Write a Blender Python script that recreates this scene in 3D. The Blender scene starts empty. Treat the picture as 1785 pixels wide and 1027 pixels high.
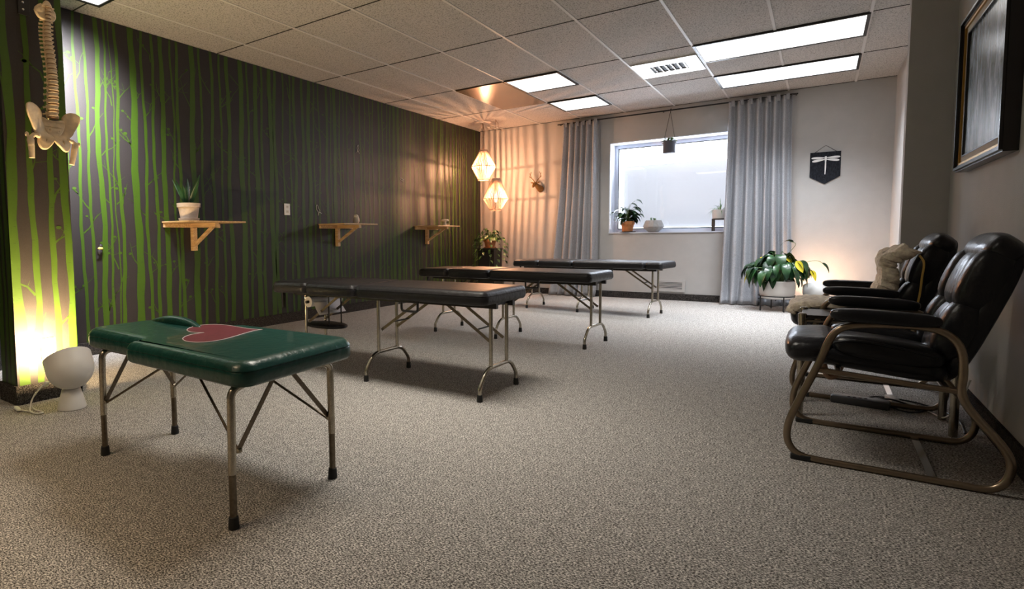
import bpy, bmesh, math, random
from mathutils import Vector, Matrix, noise
sc = bpy.context.scene
C = sc.collection
PI = math.pi
# ------------------------------------------------------------------ camera
FPX, CXP, CYP = 989.8, 700.45, 481.23
YAW, PITCH, ROLL = -0.636218, -0.066972, -0.010930
CAM = Vector((4.40583, -8.10245, 0.857685))
fwd = Vector((math.sin(YAW)*math.cos(PITCH), math.cos(YAW)*math.cos(PITCH), math.sin(PITCH)))
r0 = Vector((math.cos(YAW), -math.sin(YAW), 0)); u0 = r0.cross(fwd)
rt = r0*math.cos(ROLL)+u0*math.sin(ROLL); up = -r0*math.sin(ROLL)+u0*math.cos(ROLL)
cd = bpy.data.cameras.new('camera'); cam = bpy.data.objects.new('camera', cd); C.objects.link(cam)
cam.matrix_world = Matrix(((rt.x, up.x, -fwd.x, CAM.x), (rt.y, up.y, -fwd.y, CAM.y), (rt.z, up.z, -fwd.z, CAM.z), (0, 0, 0, 1)))
cd.sensor_width = 36; cd.sensor_fit = 'HORIZONTAL'; cd.lens = 36*FPX/1785
cd.shift_x = (892.5-CXP)/1785; cd.shift_y = (CYP-513.5)/1785
cd.clip_start = 0.02
sc.camera = cam
# ------------------------------------------------------------------ world, exposure
sc.view_settings.view_transform = 'Standard'; sc.view_settings.look = 'None'
sc.view_settings.exposure = 0.6; sc.view_settings.gamma = 1; sc.view_settings.use_curve_mapping = False
w = bpy.data.worlds.new('overcast_sky'); sc.world = w; w.use_nodes = True
w.node_tree.nodes['Background'].inputs[0].default_value = (0.80, 0.88, 1.0, 1)
w.node_tree.nodes['Background'].inputs[1].default_value = 5.0

SPREAD = 105
def area(name, loc, sx, sy, power, col, spread=120, rot=(0, 0, 0)):
    l = bpy.data.lights.new(name, 'AREA'); l.shape = 'RECTANGLE'; l.size = sx; l.size_y = sy
    l.energy = power; l.color = col; l.spread = math.radians(spread)
    o = bpy.data.objects.new(name, l); C.objects.link(o); o.location = loc; o.rotation_euler = rot
    return o
H = 2.52
GX, GY, TX, TY = 3.4356, -2.4459, 0.6096, 1.2192
WHITE = (1.0, 0.965, 0.92); COOL = (0.86, 0.92, 1.0); WARMW = (1.0, 0.86, 0.68)
# x0, y0, x1, y1, watts, colour, label   (fluorescent troffers of the drop ceiling, the last two added)
TROFFERS = [
 (GX-3*TX, GY, GX-2*TX, GY+TX, 8, WHITE, 'small square fluorescent ceiling panel, the nearer of the two beside the brown ceiling tile'),
 (GX-3*TX, GY+TY, GX-2*TX, GY+TY+TX, 7, WHITE, 'small square fluorescent ceiling panel, farther one close to the window wall'),
 (GX, GY, GX+2*TX, GY+TX, 20, (0.93, 0.96, 1.0), 'long fluorescent ceiling panel, nearer of the two long ones'),
 (GX, GY+TY, GX+2*TX, GY+TY+TX, 25, COOL, 'long fluorescent ceiling panel, farther one nearest the right curtain'),
 (0.24, -6.64, 0.85, -6.03, 78, (0.95, 0.96, 1.0), 'fluorescent ceiling panel cut off at the top left beside the papered column'),
 (1.607, -8.95, 2.826, -8.34, 14, (1.0, 0.72, 0.42), 'added ceiling light panel, unseen behind the camera over the bench end of the room'),  # unseen lamp added to warm and brighten the near floor
 (GX-2*TX, GY-3*TY, GX, GY-3*TY+TX, 15, (1.0, 0.92, 0.80), 'added ceiling light panel, unseen above the space between bench and nearest black table')]  # unseen lamp added to brighten the middle of the floor
for i, (a, b, c, d, wt, col, lab) in enumerate(TROFFERS):
    area('troffer_light', ((a+c)/2, (b+d)/2, H-0.03), c-a-0.06, d-b-0.06, wt, col, 84 if a < 1 else 98, (0, math.radians(42) if a < 1 else 0, 0))   # light by the papered wall is tilted to brighten that wall
# daylight falling in through the window
area('window_daylight', (2.88, 0.75, 1.7), 1.9, 1.5, 130, (0.80, 0.88, 1.0), 150, (-PI/2, 0, 0))

# ------------------------------------------------------------------ materials
def nodes(m):
    m.use_nodes = True; nt = m.node_tree
    return nt, nt.nodes['Principled BSDF']
def setc(b, c): b.inputs['Base Color'].default_value = (*c, 1)
def mat(name, c, rough=0.6, metal=0.0, var=0.0, vscale=20, bump=0.0, bscale=60, coat=0.0, spec=None, emit=None, es=0, sub=None, trans=0.0, ior=None, obj=True):
    m = bpy.data.materials.new(name); nt, b = nodes(m); N, L = nt.nodes, nt.links
    setc(b, c); b.inputs['Roughness'].default_value = rough; b.inputs['Metallic'].default_value = metal
    if coat: b.inputs['Coat Weight'].default_value = coat
    if spec is not None: b.inputs['Specular IOR Level'].default_value = spec
    if trans: b.inputs['Transmission Weight'].default_value = trans
    if ior: b.inputs['IOR'].default_value = ior
    if emit: b.inputs['Emission Color'].default_value = (*emit, 1); b.inputs['Emission Strength'].default_value = es
    tc = N.new('ShaderNodeTexCoord')
    if var:
        n = N.new('ShaderNodeTexNoise'); n.inputs['Scale'].default_value = vscale; n.inputs['Detail'].default_value = 6
        L.new(tc.outputs['Object'], n.inputs['Vector'])
        r = N.new('ShaderNodeValToRGB'); r.color_ramp.elements[0].position = 0.3; r.color_ramp.elements[1].position = 0.7
        r.color_ramp.elements[0].color = (*[x*(1-var) for x in c], 1); r.color_ramp.elements[1].color = (*[min(1, x*(1+var)) for x in c], 1)
        L.new(n.outputs['Fac'], r.inputs['Fac']); L.new(r.outputs['Color'], b.inputs['Base Color'])
    if bump:
        n2 = N.new('ShaderNodeTexNoise'); n2.inputs['Scale'].default_value = bscale; n2.inputs['Detail'].default_value = 4
        L.new(tc.outputs['Object'], n2.inputs['Vector'])
        bp = N.new('ShaderNodeBump'); bp.inputs['Strength'].default_value = bump; bp.inputs['Distance'].default_value = 0.01
        L.new(n2.outputs['Fac'], bp.inputs['Height']); L.new(bp.outputs['Normal'], b.inputs['Normal'])
    return m

def carpet_mat(name, dark, mid, light, rough=1.0):
    m = bpy.data.materials.new(name); nt, b = nodes(m); N, L = nt.nodes, nt.links
    b.inputs['Roughness'].default_value = rough; b.inputs['Specular IOR Level'].default_value = 0.1
    tc = N.new('ShaderNodeTexCoord')
    n = N.new('ShaderNodeTexNoise'); n.inputs['Scale'].default_value = 150; n.inputs['Detail'].default_value = 3; n.inputs['Roughness'].default_value = 0.75
    mp = N.new('ShaderNodeMapping'); mp.inputs['Scale'].default_value = (1.0, 1.5, 1.0)
    L.new(tc.outputs['Object'], mp.inputs['Vector']); L.new(mp.outputs['Vector'], n.inputs['Vector'])
    r = N.new('ShaderNodeValToRGB'); e = r.color_ramp.elements
    e[0].position = 0.40; e[0].color = (*dark, 1); e[1].position = 0.60; e[1].color = (*light, 1)
    x = e.new(0.5); x.color = (*mid, 1)
    L.new(n.outputs['Fac'], r.inputs['Fac'])
    n3 = N.new('ShaderNodeTexNoise'); n3.inputs['Scale'].default_value = 28; n3.inputs['Detail'].default_value = 5
    L.new(tc.outputs['Object'], n3.inputs['Vector'])
    mr = N.new('ShaderNodeMapRange'); mr.inputs['From Min'].default_value = 0.3; mr.inputs['From Max'].default_value = 0.7
    mr.inputs['To Min'].default_value = 0.82; mr.inputs['To Max'].default_value = 1.18
    L.new(n3.outputs['Fac'], mr.inputs['Value'])
    mx = N.new('ShaderNodeVectorMath'); mx.operation = 'SCALE'
    L.new(r.outputs['Color'], mx.inputs[0]); L.new(mr.outputs['Result'], mx.inputs['Scale'])
    L.new(mx.outputs['Vector'], b.inputs['Base Color'])
    bp = N.new('ShaderNodeBump'); bp.inputs['Strength'].default_value = 0.9; bp.inputs['Distance'].default_value = 0.006
    L.new(n.outputs['Fac'], bp.inputs['Height']); L.new(bp.outputs['Normal'], b.inputs['Normal'])
    return m

def ceiling_mat():
    m = bpy.data.materials.new('acoustic_tile'); nt, b = nodes(m); N, L = nt.nodes, nt.links
    b.inputs['Roughness'].default_value = 0.95
    tc = N.new('ShaderNodeTexCoord')
    n = N.new('ShaderNodeTexNoise'); n.inputs['Scale'].default_value = 95; n.inputs['Detail'].default_value = 5; n.inputs['Roughness'].default_value = 0.7
    L.new(tc.outputs['Object'], n.inputs['Vector'])
    r = N.new('ShaderNodeValToRGB'); e = r.color_ramp.elements
    e[0].position = 0.36; e[0].color = (0.14, 0.13, 0.12, 1); e[1].position = 0.5; e[1].color = (0.50, 0.475, 0.45, 1)
    L.new(n.outputs['Fac'], r.inputs['Fac']); L.new(r.outputs['Color'], b.inputs['Base Color'])
    bp = N.new('ShaderNodeBump'); bp.inputs['Strength'].default_value = 0.5; bp.inputs['Distance'].default_value = 0.004
    L.new(n.outputs['Fac'], bp.inputs['Height']); L.new(bp.outputs['Normal'], b.inputs['Normal'])
    return m

def bark_mat():
    m = bpy.data.materials.new('green_birch_print'); nt, b = nodes(m); N, L = nt.nodes, nt.links
    b.inputs['Roughness'].default_value = 0.5; b.inputs['Specular IOR Level'].default_value = 0.35
    tc = N.new('ShaderNodeTexCoord'); mp = N.new('ShaderNodeMapping'); mp.inputs['Scale'].default_value = (28, 28, 110)
    n = N.new('ShaderNodeTexNoise'); n.inputs['Scale'].default_value = 1.0; n.inputs['Detail'].default_value = 2
    L.new(tc.outputs['Object'], mp.inputs['Vector']); L.new(mp.outputs['Vector'], n.inputs['Vector'])
    r = N.new('ShaderNodeValToRGB'); e = r.color_ramp.elements
    e[0].position = 0.66; e[0].color = (0.031, 0.068, 0.0025, 1); e[1].position = 0.72; e[1].color = (0.02, 0.04, 0.006, 1)
    L.new(n.outputs['Fac'], r.inputs['Fac']); L.new(r.outputs['Color'], b.inputs['Base Color'])
    return m

def wood_mat(name, c1, c2, axis=(1, 14, 14)):
    m = bpy.data.materials.new(name); nt, b = nodes(m); N, L = nt.nodes, nt.links
    b.inputs['Roughness'].default_value = 0.5
    tc = N.new('ShaderNodeTexCoord'); mp = N.new('ShaderNodeMapping'); mp.inputs['Scale'].default_value = axis
    n = N.new('ShaderNodeTexNoise'); n.inputs['Scale'].default_value = 6; n.inputs['Detail'].default_value = 6
    L.new(tc.outputs['Object'], mp.inputs['Vector']); L.new(mp.outputs['Vector'], n.inputs['Vector'])
    r = N.new('ShaderNodeValToRGB'); e = r.color_ramp.elements
    e[0].position = 0.35; e[0].color = (*c1, 1); e[1].position = 0.65; e[1].color = (*c2, 1)
    L.new(n.outputs['Fac'], r.inputs['Fac']); L.new(r.outputs['Color'], b.inputs['Base Color'])
    return m

def fabric_mat(name, c, scale=900, var=0.25, rough=0.95, translucent=0.0):
    m = bpy.data.materials.new(name); nt, b = nodes(m); N, L = nt.nodes, nt.links
    b.inputs['Roughness'].default_value = rough; b.inputs['Specular IOR Level'].default_value = 0.2
    tc = N.new('ShaderNodeTexCoord'); mp = N.new('ShaderNodeMapping'); mp.inputs['Scale'].default_value = (1, 1, 0.35)
    n = N.new('ShaderNodeTexNoise'); n.inputs['Scale'].default_value = scale*0.25; n.inputs['Detail'].default_value = 4
    L.new(tc.outputs['Object'], mp.inputs['Vector']); L.new(mp.outputs['Vector'], n.inputs['Vector'])
    r = N.new('ShaderNodeValToRGB'); e = r.color_ramp.elements
    e[0].position = 0.35; e[0].color = (*[x*(1-var) for x in c], 1); e[1].position = 0.65; e[1].color = (*[min(1, x*(1+var)) for x in c], 1)
    L.new(n.outputs['Fac'], r.inputs['Fac']); L.new(r.outputs['Color'], b.inputs['Base Color'])
    n2 = N.new('ShaderNodeTexNoise'); n2.inputs['Scale'].default_value = 22; n2.inputs['Detail'].default_value = 5
    L.new(tc.outputs['Object'], n2.inputs['Vector'])
    bp = N.new('ShaderNodeBump'); bp.inputs['Strength'].default_value = 0.35; bp.inputs['Distance'].default_value = 0.02
    L.new(n2.outputs['Fac'], bp.inputs['Height']); L.new(bp.outputs['Normal'], b.inputs['Normal'])
    if translucent:
        t = N.new('ShaderNodeBsdfTranslucent'); t.inputs['Color'].default_value = (*c, 1)
        mx = N.new('ShaderNodeMixShader'); mx.inputs[0].default_value = translucent
        out = N['Material Output']
        L.new(b.outputs[0], mx.inputs[1]); L.new(t.outputs[0], mx.inputs[2]); L.new(mx.outputs[0], out.inputs['Surface'])
    return m

def leaf_mat(name, c1, c2, rough=0.32, scale=9):
    m = bpy.data.materials.new(name); nt, b = nodes(m); N, L = nt.nodes, nt.links
    b.inputs['Roughness'].default_value = rough
    tc = N.new('ShaderNodeTexCoord')
    n = N.new('ShaderNodeTexNoise'); n.inputs['Scale'].default_value = scale; n.inputs['Detail'].default_value = 4
    L.new(tc.outputs['Object'], n.inputs['Vector'])
    r = N.new('ShaderNodeValToRGB'); e = r.color_ramp.elements
    e[0].position = 0.42; e[0].color = (*c1, 1); e[1].position = 0.66; e[1].color = (*c2, 1)
    L.new(n.outputs['Fac'], r.inputs['Fac']); L.new(r.outputs['Color'], b.inputs['Base Color'])
    return m

def painting_mat():
    m = bpy.data.materials.new('misty_painting'); nt, b = nodes(m); N, L = nt.nodes, nt.links
    b.inputs['Roughness'].default_value = 0.22
    tc = N.new('ShaderNodeTexCoord'); mp = N.new('ShaderNodeMapping'); mp.inputs['Scale'].default_value = (1, 9, 2.2)
    n = N.new('ShaderNodeTexNoise'); n.inputs['Scale'].default_value = 2.2; n.inputs['Detail'].default_value = 8; n.inputs['Roughness'].default_value = 0.65; n.inputs['Distortion'].default_value = 0.6
    L.new(tc.outputs['Object'], mp.inputs['Vector']); L.new(mp.outputs['Vector'], n.inputs['Vector'])
    r = N.new('ShaderNodeValToRGB'); e = r.color_ramp.elements
    e[0].position = 0.3; e[0].color = (0.03, 0.045, 0.045, 1); e[1].position = 0.7; e[1].color = (0.75, 0.82, 0.95, 1)  # painting's own pale blues, lightened further to include a painted reflection
    x = e.new(0.43); x.color = (0.17, 0.21, 0.22, 1); x = e.new(0.55); x.color = (0.38, 0.45, 0.55, 1)
    g = N.new('ShaderNodeSeparateXYZ'); L.new(tc.outputs['Object'], g.inputs[0])
    mr = N.new('ShaderNodeMapRange'); mr.inputs['From Min'].default_value = 0.1; mr.inputs['From Max'].default_value = 0.75
    mr.inputs['To Min'].default_value = 0.08; mr.inputs['To Max'].default_value = -0.1
    L.new(g.outputs['Z'], mr.inputs['Value'])
    ad = N.new('ShaderNodeMath'); ad.operation = 'ADD'; L.new(n.outputs['Fac'], ad.inputs[0]); L.new(mr.outputs['Result'], ad.inputs[1])
    L.new(ad.outputs[0], r.inputs['Fac']); L.new(r.outputs['Color'], b.inputs['Base Color'])
    return m

def emis(name, c, s):
    m = bpy.data.materials.new(name); nt, b = nodes(m)
    setc(b, (0.8, 0.8, 0.8)); b.inputs['Emission Color'].default_value = (*c, 1); b.inputs['Emission Strength'].default_value = s
    return m

MT = {}
MT['carpet'] = carpet_mat('speckled_carpet', (0.045, 0.041, 0.038), (0.28, 0.265, 0.25), (0.78, 0.745, 0.70))
MT['base'] = carpet_mat('dark_carpet_base', (0.012, 0.011, 0.011), (0.035, 0.032, 0.03), (0.1, 0.09, 0.085))
MT['ceil'] = ceiling_mat()
MT['tbar'] = mat('ceiling_grid_white', (0.6, 0.58, 0.56), 0.5)
MT['gap'] = mat('dark_joint', (0.02, 0.018, 0.016), 0.9)
MT['wall'] = mat('taupe_wall_paint', (0.44, 0.43, 0.42), 0.9, bump=0.25, bscale=220, var=0.03, vscale=8)
MT['paper'] = mat('grey_wallpaper', (0.0195, 0.016, 0.0155), 0.5, spec=0.35, bump=0.1, bscale=300, var=0.12, vscale=160)
MT['birch'] = bark_mat()
MT['white'] = mat('white_paint', (0.75, 0.75, 0.74), 0.4)
MT['winframe'] = mat('white_window_paint', (0.72, 0.76, 0.85), 0.35)
MT['blackmetal'] = mat('black_metal', (0.015, 0.014, 0.014), 0.4, 0.3)
MT['blackplastic'] = mat('black_plastic', (0.012, 0.012, 0.013), 0.35)
MT['rubber'] = mat('black_rubber', (0.008, 0.008, 0.008), 0.65)
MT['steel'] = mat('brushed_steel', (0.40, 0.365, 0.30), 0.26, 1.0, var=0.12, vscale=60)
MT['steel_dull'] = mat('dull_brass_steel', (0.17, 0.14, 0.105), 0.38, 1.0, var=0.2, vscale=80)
MT['bronze'] = mat('bronze_tube', (0.26, 0.20, 0.14), 0.3, 0.9, var=0.1, vscale=30)
MT['chrome'] = mat('chrome', (0.7, 0.7, 0.7), 0.12, 1.0)
MT['leather'] = mat('black_leather', (0.013, 0.012, 0.0135), 0.42, bump=0.35, bscale=35, spec=0.35)
MT['leather_tuft'] = mat('black_chair_leather', (0.008, 0.0085, 0.011), 0.30, bump=0.4, bscale=24, spec=0.3)
MT['greenleather'] = mat('green_vinyl', (0.004, 0.052, 0.043), 0.30, coat=0.15, bump=0.35, bscale=30, var=0.15, vscale=25)
MT['maroon'] = mat('maroon_vinyl', (0.14, 0.022, 0.035), 0.45, var=0.15, vscale=40)
MT['stitch'] = mat('pale_stitching', (0.5, 0.42, 0.42), 0.8)
MT['goldtrim'] = mat('gold_trim', (0.45, 0.27, 0.06), 0.4, 0.6)
MT['pine'] = wood_mat('pine_wood', (0.42, 0.25, 0.11), (0.62, 0.42, 0.22))
MT['darkwood'] = wood_mat('dark_wood', (0.03, 0.02, 0.014), (0.07, 0.045, 0.03))
MT['beigepot'] = mat('beige_ceramic', (0.55, 0.45, 0.37), 0.7, var=0.06, vscale=60)
MT['terracotta'] = mat('terracotta', (0.48, 0.19, 0.07), 0.8, var=0.15, vscale=30)
MT['greypot'] = mat('grey_concrete', (0.36, 0.35, 0.34), 0.75, var=0.1, vscale=40)
MT['darkpot'] = mat('slate_grey_pot', (0.09, 0.095, 0.12), 0.6)
MT['whitepot'] = mat('cream_pot', (0.62, 0.58, 0.54), 0.45)
MT['soil'] = mat('soil', (0.03, 0.02, 0.013), 1.0, bump=0.8, bscale=80)
MT['leaf_dark'] = leaf_mat('dark_glossy_leaf', (0.005, 0.024, 0.008), (0.028, 0.085, 0.025))
MT['leaf_mid'] = leaf_mat('pothos_leaf', (0.018, 0.06, 0.012), (0.09, 0.18, 0.04), 0.4, 14)
MT['leaf_light'] = leaf_mat('pale_green_leaf', (0.09, 0.2, 0.05), (0.28, 0.4, 0.18), 0.45, 16)
MT['leaf_yellow'] = leaf_mat('yellow_leaf', (0.5, 0.42, 0.02), (0.75, 0.6, 0.03), 0.5, 5)
MT['stem'] = mat('green_stem', (0.10, 0.16, 0.05), 0.6)
MT['curtain'] = fabric_mat('grey_linen', (0.42, 0.425, 0.45), 900, 0.2, translucent=0.15)
MT['bone'] = mat('ivory_bone', (0.84, 0.66, 0.43), 0.5, var=0.14, vscale=35, bump=0.15, bscale=60)
MT['disc'] = mat('tan_disc', (0.33, 0.19, 0.09), 0.6)
MT['lampwhite'] = mat('matt_white_shade', (0.70, 0.69, 0.67), 0.5)
MT['string'] = mat('natural_cane', (0.72, 0.54, 0.42), 0.6)
MT['ringdark'] = mat('dark_cane_ring', (0.12, 0.06, 0.03), 0.6)
MT['cord'] = mat('tan_cord', (0.25, 0.14, 0.08), 0.7)
MT['bulb'] = emis('glowing_bulb', (1.0, 0.66, 0.36), 40)
g = bpy.data.materials.new('clear_lit_bulb'); nt, b = nodes(g); N, L = nt.nodes, nt.links
tr = N.new('ShaderNodeBsdfTransparent'); em = N.new('ShaderNodeEmission'); em.inputs[0].default_value = (1.0, 0.62, 0.34, 1); em.inputs[1].default_value = 1.6
ad = N.new('ShaderNodeAddShader'); L.new(tr.outputs[0], ad.inputs[0]); L.new(em.outputs[0], ad.inputs[1]); L.new(ad.outputs[0], N['Material Output'].inputs['Surface']); MT['clearbulb'] = g
MT['lampbulb'] = emis('lit_bulb', (1.0, 0.72, 0.36), 25)
MT['panel'] = emis('fluorescent_diffuser', (1.0, 0.985, 0.95), 1.15)
MT['panelc'] = emis('cool_fluorescent_diffuser', (0.93, 0.96, 1.0), 1.15)
MT['deer'] = mat('antique_brass_resin', (0.17, 0.085, 0.018), 0.4, 0.3)
MT['banner'] = fabric_mat('black_felt', (0.016, 0.018, 0.024), 500, 0.4)
MT['cutout'] = mat('white_cutout', (0.8, 0.8, 0.8), 0.6)
MT['browntile'] = mat('glossy_brown_tile', (0.11, 0.065, 0.045), 0.22)
MT['painting'] = painting_mat()
MT['frameblack'] = mat('black_lacquer_frame', (0.012, 0.010, 0.009), 0.25)
MT['linenmat'] = mat('beige_liner', (0.42, 0.36, 0.28), 0.8)
MT['throw'] = mat('cream_knit_throw', (0.84, 0.71, 0.58), 0.95, var=0.3, vscale=45, bump=1.0, bscale=45)
MT['yellowstrap'] = mat('mustard_strap', (0.42, 0.27, 0.06), 0.6)
MT['paperroll'] = mat('white_paper', (0.72, 0.68, 0.66), 0.8)
MT['greydevice'] = mat('charcoal_plastic', (0.03, 0.03, 0.032), 0.4)
MT['figure'] = mat('cream_stoneware', (0.62, 0.56, 0.46), 0.6, var=0.1, vscale=60)
MT['darkholes'] = mat('duct_dark', (0.015, 0.013, 0.012), 0.6)
MT['duct'] = mat('bare_metal_plate', (0.75, 0.74, 0.72), 0.25, 0.6)
MT['wire'] = mat('pale_wire', (0.5, 0.5, 0.46), 0.5)
MT['birdblack'] = mat('black_bird', (0.015, 0.012, 0.015), 0.6)
MT['birdyellow'] = mat('yellow_bird', (0.6, 0.48, 0.12), 0.6)
g = bpy.data.materials.new('window_glass'); nt, b = nodes(g); N, L = nt.nodes, nt.links
gl = N.new('ShaderNodeBsdfGlossy'); gl.inputs['Roughness'].default_value = 0.02
tr = N.new('ShaderNodeBsdfTransparent'); mx = N.new('ShaderNodeMixShader'); mx.inputs[0].default_value = 0.06
L.new(tr.outputs[0], mx.inputs[1]); L.new(gl.outputs[0], mx.inputs[2]); L.new(mx.outputs[0], N['Material Output'].inputs['Surface']); MT['glass'] = g
g = bpy.data.materials.new('frosted_privacy_sheet'); nt, b = nodes(g); N, L = nt.nodes, nt.links
df = N.new('ShaderNodeBsdfDiffuse'); df.inputs['Color'].default_value = (0.62, 0.62, 0.64, 1)
tl = N.new('ShaderNodeBsdfTranslucent'); tl.inputs['Color'].default_value = (0.31, 0.305, 0.305, 1); mx = N.new('ShaderNodeMixShader'); mx.inputs[0].default_value = 0.55
L.new(df.outputs[0], mx.inputs[1]); L.new(tl.outputs[0], mx.inputs[2]); L.new(mx.outputs[0], N['Material Output'].inputs['Surface']); MT['frost'] = g

# ------------------------------------------------------------------ mesh helpers
def wloc(o):
    v = Vector((0, 0, 0))
    while o is not None: v = v + o.location; o = o.parent
    return v
def finish(name, me, ms, parent=None, smooth=35, world=True):
    if not isinstance(ms, (list, tuple)): ms = [ms]
    for m in ms: me.materials.append(MT[m] if isinstance(m, str) else m)
    if smooth:
        me.polygons.foreach_set('use_smooth', [True]*len(me.polygons))
        me.set_sharp_from_angle(angle=math.radians(smooth))
    o = bpy.data.objects.new(name, me); C.objects.link(o)
    if parent is not None:
        o.parent = parent
        if world: me.transform(Matrix.Translation(-wloc(parent)))
    return o
class MB:
    def __init__(s): s.v = []; s.f = []; s.m = []; s.cur = 0
    def add(s, vs, fs):
        n = len(s.v); s.v += [tuple(v) for v in vs]
        for f in fs: s.f.append(tuple(n+i for i in f)); s.m.append(s.cur)
    def box(s, a, b, bev=0.0, rot=None, org=None):
        x0, y0, z0 = a; x1, y1, z1 = b
        if x0 > x1: x0, x1 = x1, x0
        if y0 > y1: y0, y1 = y1, y0
        if z0 > z1: z0, z1 = z1, z0
        if bev <= 0:
            vs = [(x, y, z) for x in (x0, x1) for y in (y0, y1) for z in (z0, z1)]
            fs = [(0, 1, 3, 2), (4, 6, 7, 5), (0, 4, 5, 1), (2, 3, 7, 6), (0, 2, 6, 4), (1, 5, 7, 3)]
        else:
            bm = bmesh.new(); bmesh.ops.create_cube(bm, size=1)
            for v in bm.verts: v.co = Vector(((x0+x1)/2+v.co.x*(x1-x0), (y0+y1)/2+v.co.y*(y1-y0), (z0+z1)/2+v.co.z*(z1-z0)))
            bev = min(bev, 0.48*min(x1-x0, y1-y0, z1-z0))
            bmesh.ops.bevel(bm, geom=bm.edges[:], offset=bev, segments=2, affect='EDGES', profile=0.5)
            bm.verts.index_update(); vs = [tuple(v.co) for v in bm.verts]; fs = [tuple(v.index for v in f.verts) for f in bm.faces]; bm.free()
        if rot is not None:
            o = Vector(org) if org is not None else Vector(((x0+x1)/2, (y0+y1)/2, (z0+z1)/2))
            vs = [tuple(rot @ (Vector(v)-o)+o) for v in vs]
        s.add(vs, fs); return s
    def beam(s, a, b, wd, th, side=(0, 1, 0)):
        a, b = Vector(a), Vector(b); d = (b-a).normalized(); sd = Vector(side); sd = (sd-d*sd.dot(d)).normalized(); n = d.cross(sd)
        vs = [p+sd*(i*wd/2)+n*(j*th/2) for p in (a, b) for i, j in ((-1, -1), (1, -1), (1, 1), (-1, 1))]
        s.add(vs, [(0, 1, 2, 3), (7, 6, 5, 4), (0, 4, 5, 1), (1, 5, 6, 2), (2, 6, 7, 3), (3, 7, 4, 0)]); return s
    def tube(s, pts, r, n=10, closed=False, flat=1.0):
        P = [Vector(p) for p in pts]; k = len(P)
        rs = r if isinstance(r, (list, tuple)) else [r]*k
        T = []
        for i in range(k):
            if closed: t = P[(i+1) % k]-P[i-1]
            else: t = P[min(i+1, k-1)]-P[max(i-1, 0)]
            T.append(t.normalized() if t.length > 1e-9 else Vector((0, 0, 1)))
        ref = Vector((0, 0, 1)) if abs(T[0].z) < 0.9 else Vector((1, 0, 0))
        U = (ref-T[0]*ref.dot(T[0])).normalized(); vs = []
        for i in range(k):
            U = (U-T[i]*U.dot(T[i]))
            U = U.normalized() if U.length > 1e-6 else T[i].orthogonal().normalized()
            V = T[i].cross(U)
            for j in range(n):
                a = 2*PI*j/n; vs.append(P[i]+U*(math.cos(a)*rs[i])+V*(math.sin(a)*rs[i]*flat))
        fs = []
        for i in range(k if closed else k-1):
            for j in range(n):
                a = i*n+j; b2 = i*n+(j+1) % n; c = ((i+1) % k)*n+(j+1) % n; d = ((i+1) % k)*n+j
                fs.append((a, b2, c, d))
        if not closed: fs.append(tuple(reversed(range(n)))); fs.append(tuple((k-1)*n+j for j in range(n)))
        s.add(vs, fs); return s
    def lathe(s, prof, c=(0, 0, 0), n=32, M=None, cap0=True, cap1=True):
        vs = []; c = Vector(c)
        for r, z in prof:
            for j in range(n):
                a = 2*PI*j/n; p = Vector((r*math.cos(a), r*math.sin(a), z))
                if M is not None: p = M @ p
                vs.append(p+c)
        fs = []
        for i in range(len(prof)-1):
            for j in range(n): fs.append((i*n+j, i*n+(j+1) % n, (i+1)*n+(j+1) % n, (i+1)*n+j))
        if cap0: fs.append(tuple(reversed(range(n))))
        if cap1: fs.append(tuple((len(prof)-1)*n+j for j in range(n)))
        s.add(vs, fs); return s
    def sup(s, c, sz, e1=0.5, e2=0.5, M=None, nu=28, nv=16):
        """superellipsoid: c centre, sz half sizes"""
        def f(w_, m): return math.copysign(abs(w_)**m, w_)
        vs = []; c = Vector(c)
        for i in range(nv+1):
            ph = -PI/2+PI*i/nv
            for j in range(nu):
                th = 2*PI*j/nu
                p = Vector((sz[0]*f(math.cos(ph), e1)*f(math.cos(th), e2), sz[1]*f(math.cos(ph), e1)*f(math.sin(th), e2), sz[2]*f(math.sin(ph), e1)))
                if M is not None: p = M @ p
                vs.append(p+c)
        fs = []
        for i in range(nv):
            for j in range(nu):
                fs.append((i*nu+j, i*nu+(j+1) % nu, (i+1)*nu+(j+1) % nu, (i+1)*nu+j))
        s.add(vs, fs); return s
    def cushion(s, outline, prof, top_cuts=0, warp=None):
        """outline CCW xy; prof = [(inset, z)]"""
        P = [Vector((p[0], p[1])) for p in outline]; n = len(P); Nn = []
        for i in range(n):
            t = (P[(i+1) % n]-P[i-1]).normalized(); Nn.append(Vector((-t.y, t.x)))
        vs = []
        for ins, z in prof:
            for i in range(n):
                q = P[i]+Nn[i]*ins; vs.append((q.x, q.y, z))
        fs = []
        for k in range(len(prof)-1):
            for i in range(n): fs.append((k*n+i, k*n+(i+1) % n, (k+1)*n+(i+1) % n, (k+1)*n+i))
        fs.append(tuple(reversed(range(n)))); fs.append(tuple((len(prof)-1)*n+i for i in range(n)))
        if warp: vs = [warp(*v) for v in vs]
        s.add(vs, fs); return s
    def quad(s, a, b, c, d): s.add([a, b, c, d], [(0, 1, 2, 3)]); return s
    def build(s, name, ms, parent=None, smooth=35, world=True):
        me = bpy.data.meshes.new(name); me.from_pydata(s.v, [], s.f)
        if any(s.m): me.polygons.foreach_set('material_index', s.m)
        me.update()
        bm = bmesh.new(); bm.from_mesh(me); bmesh.ops.remove_doubles(bm, verts=bm.verts[:], dist=1e-6); bm.to_mesh(me); bm.free()
        return finish(name, me, ms, parent, smooth, world)
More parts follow.
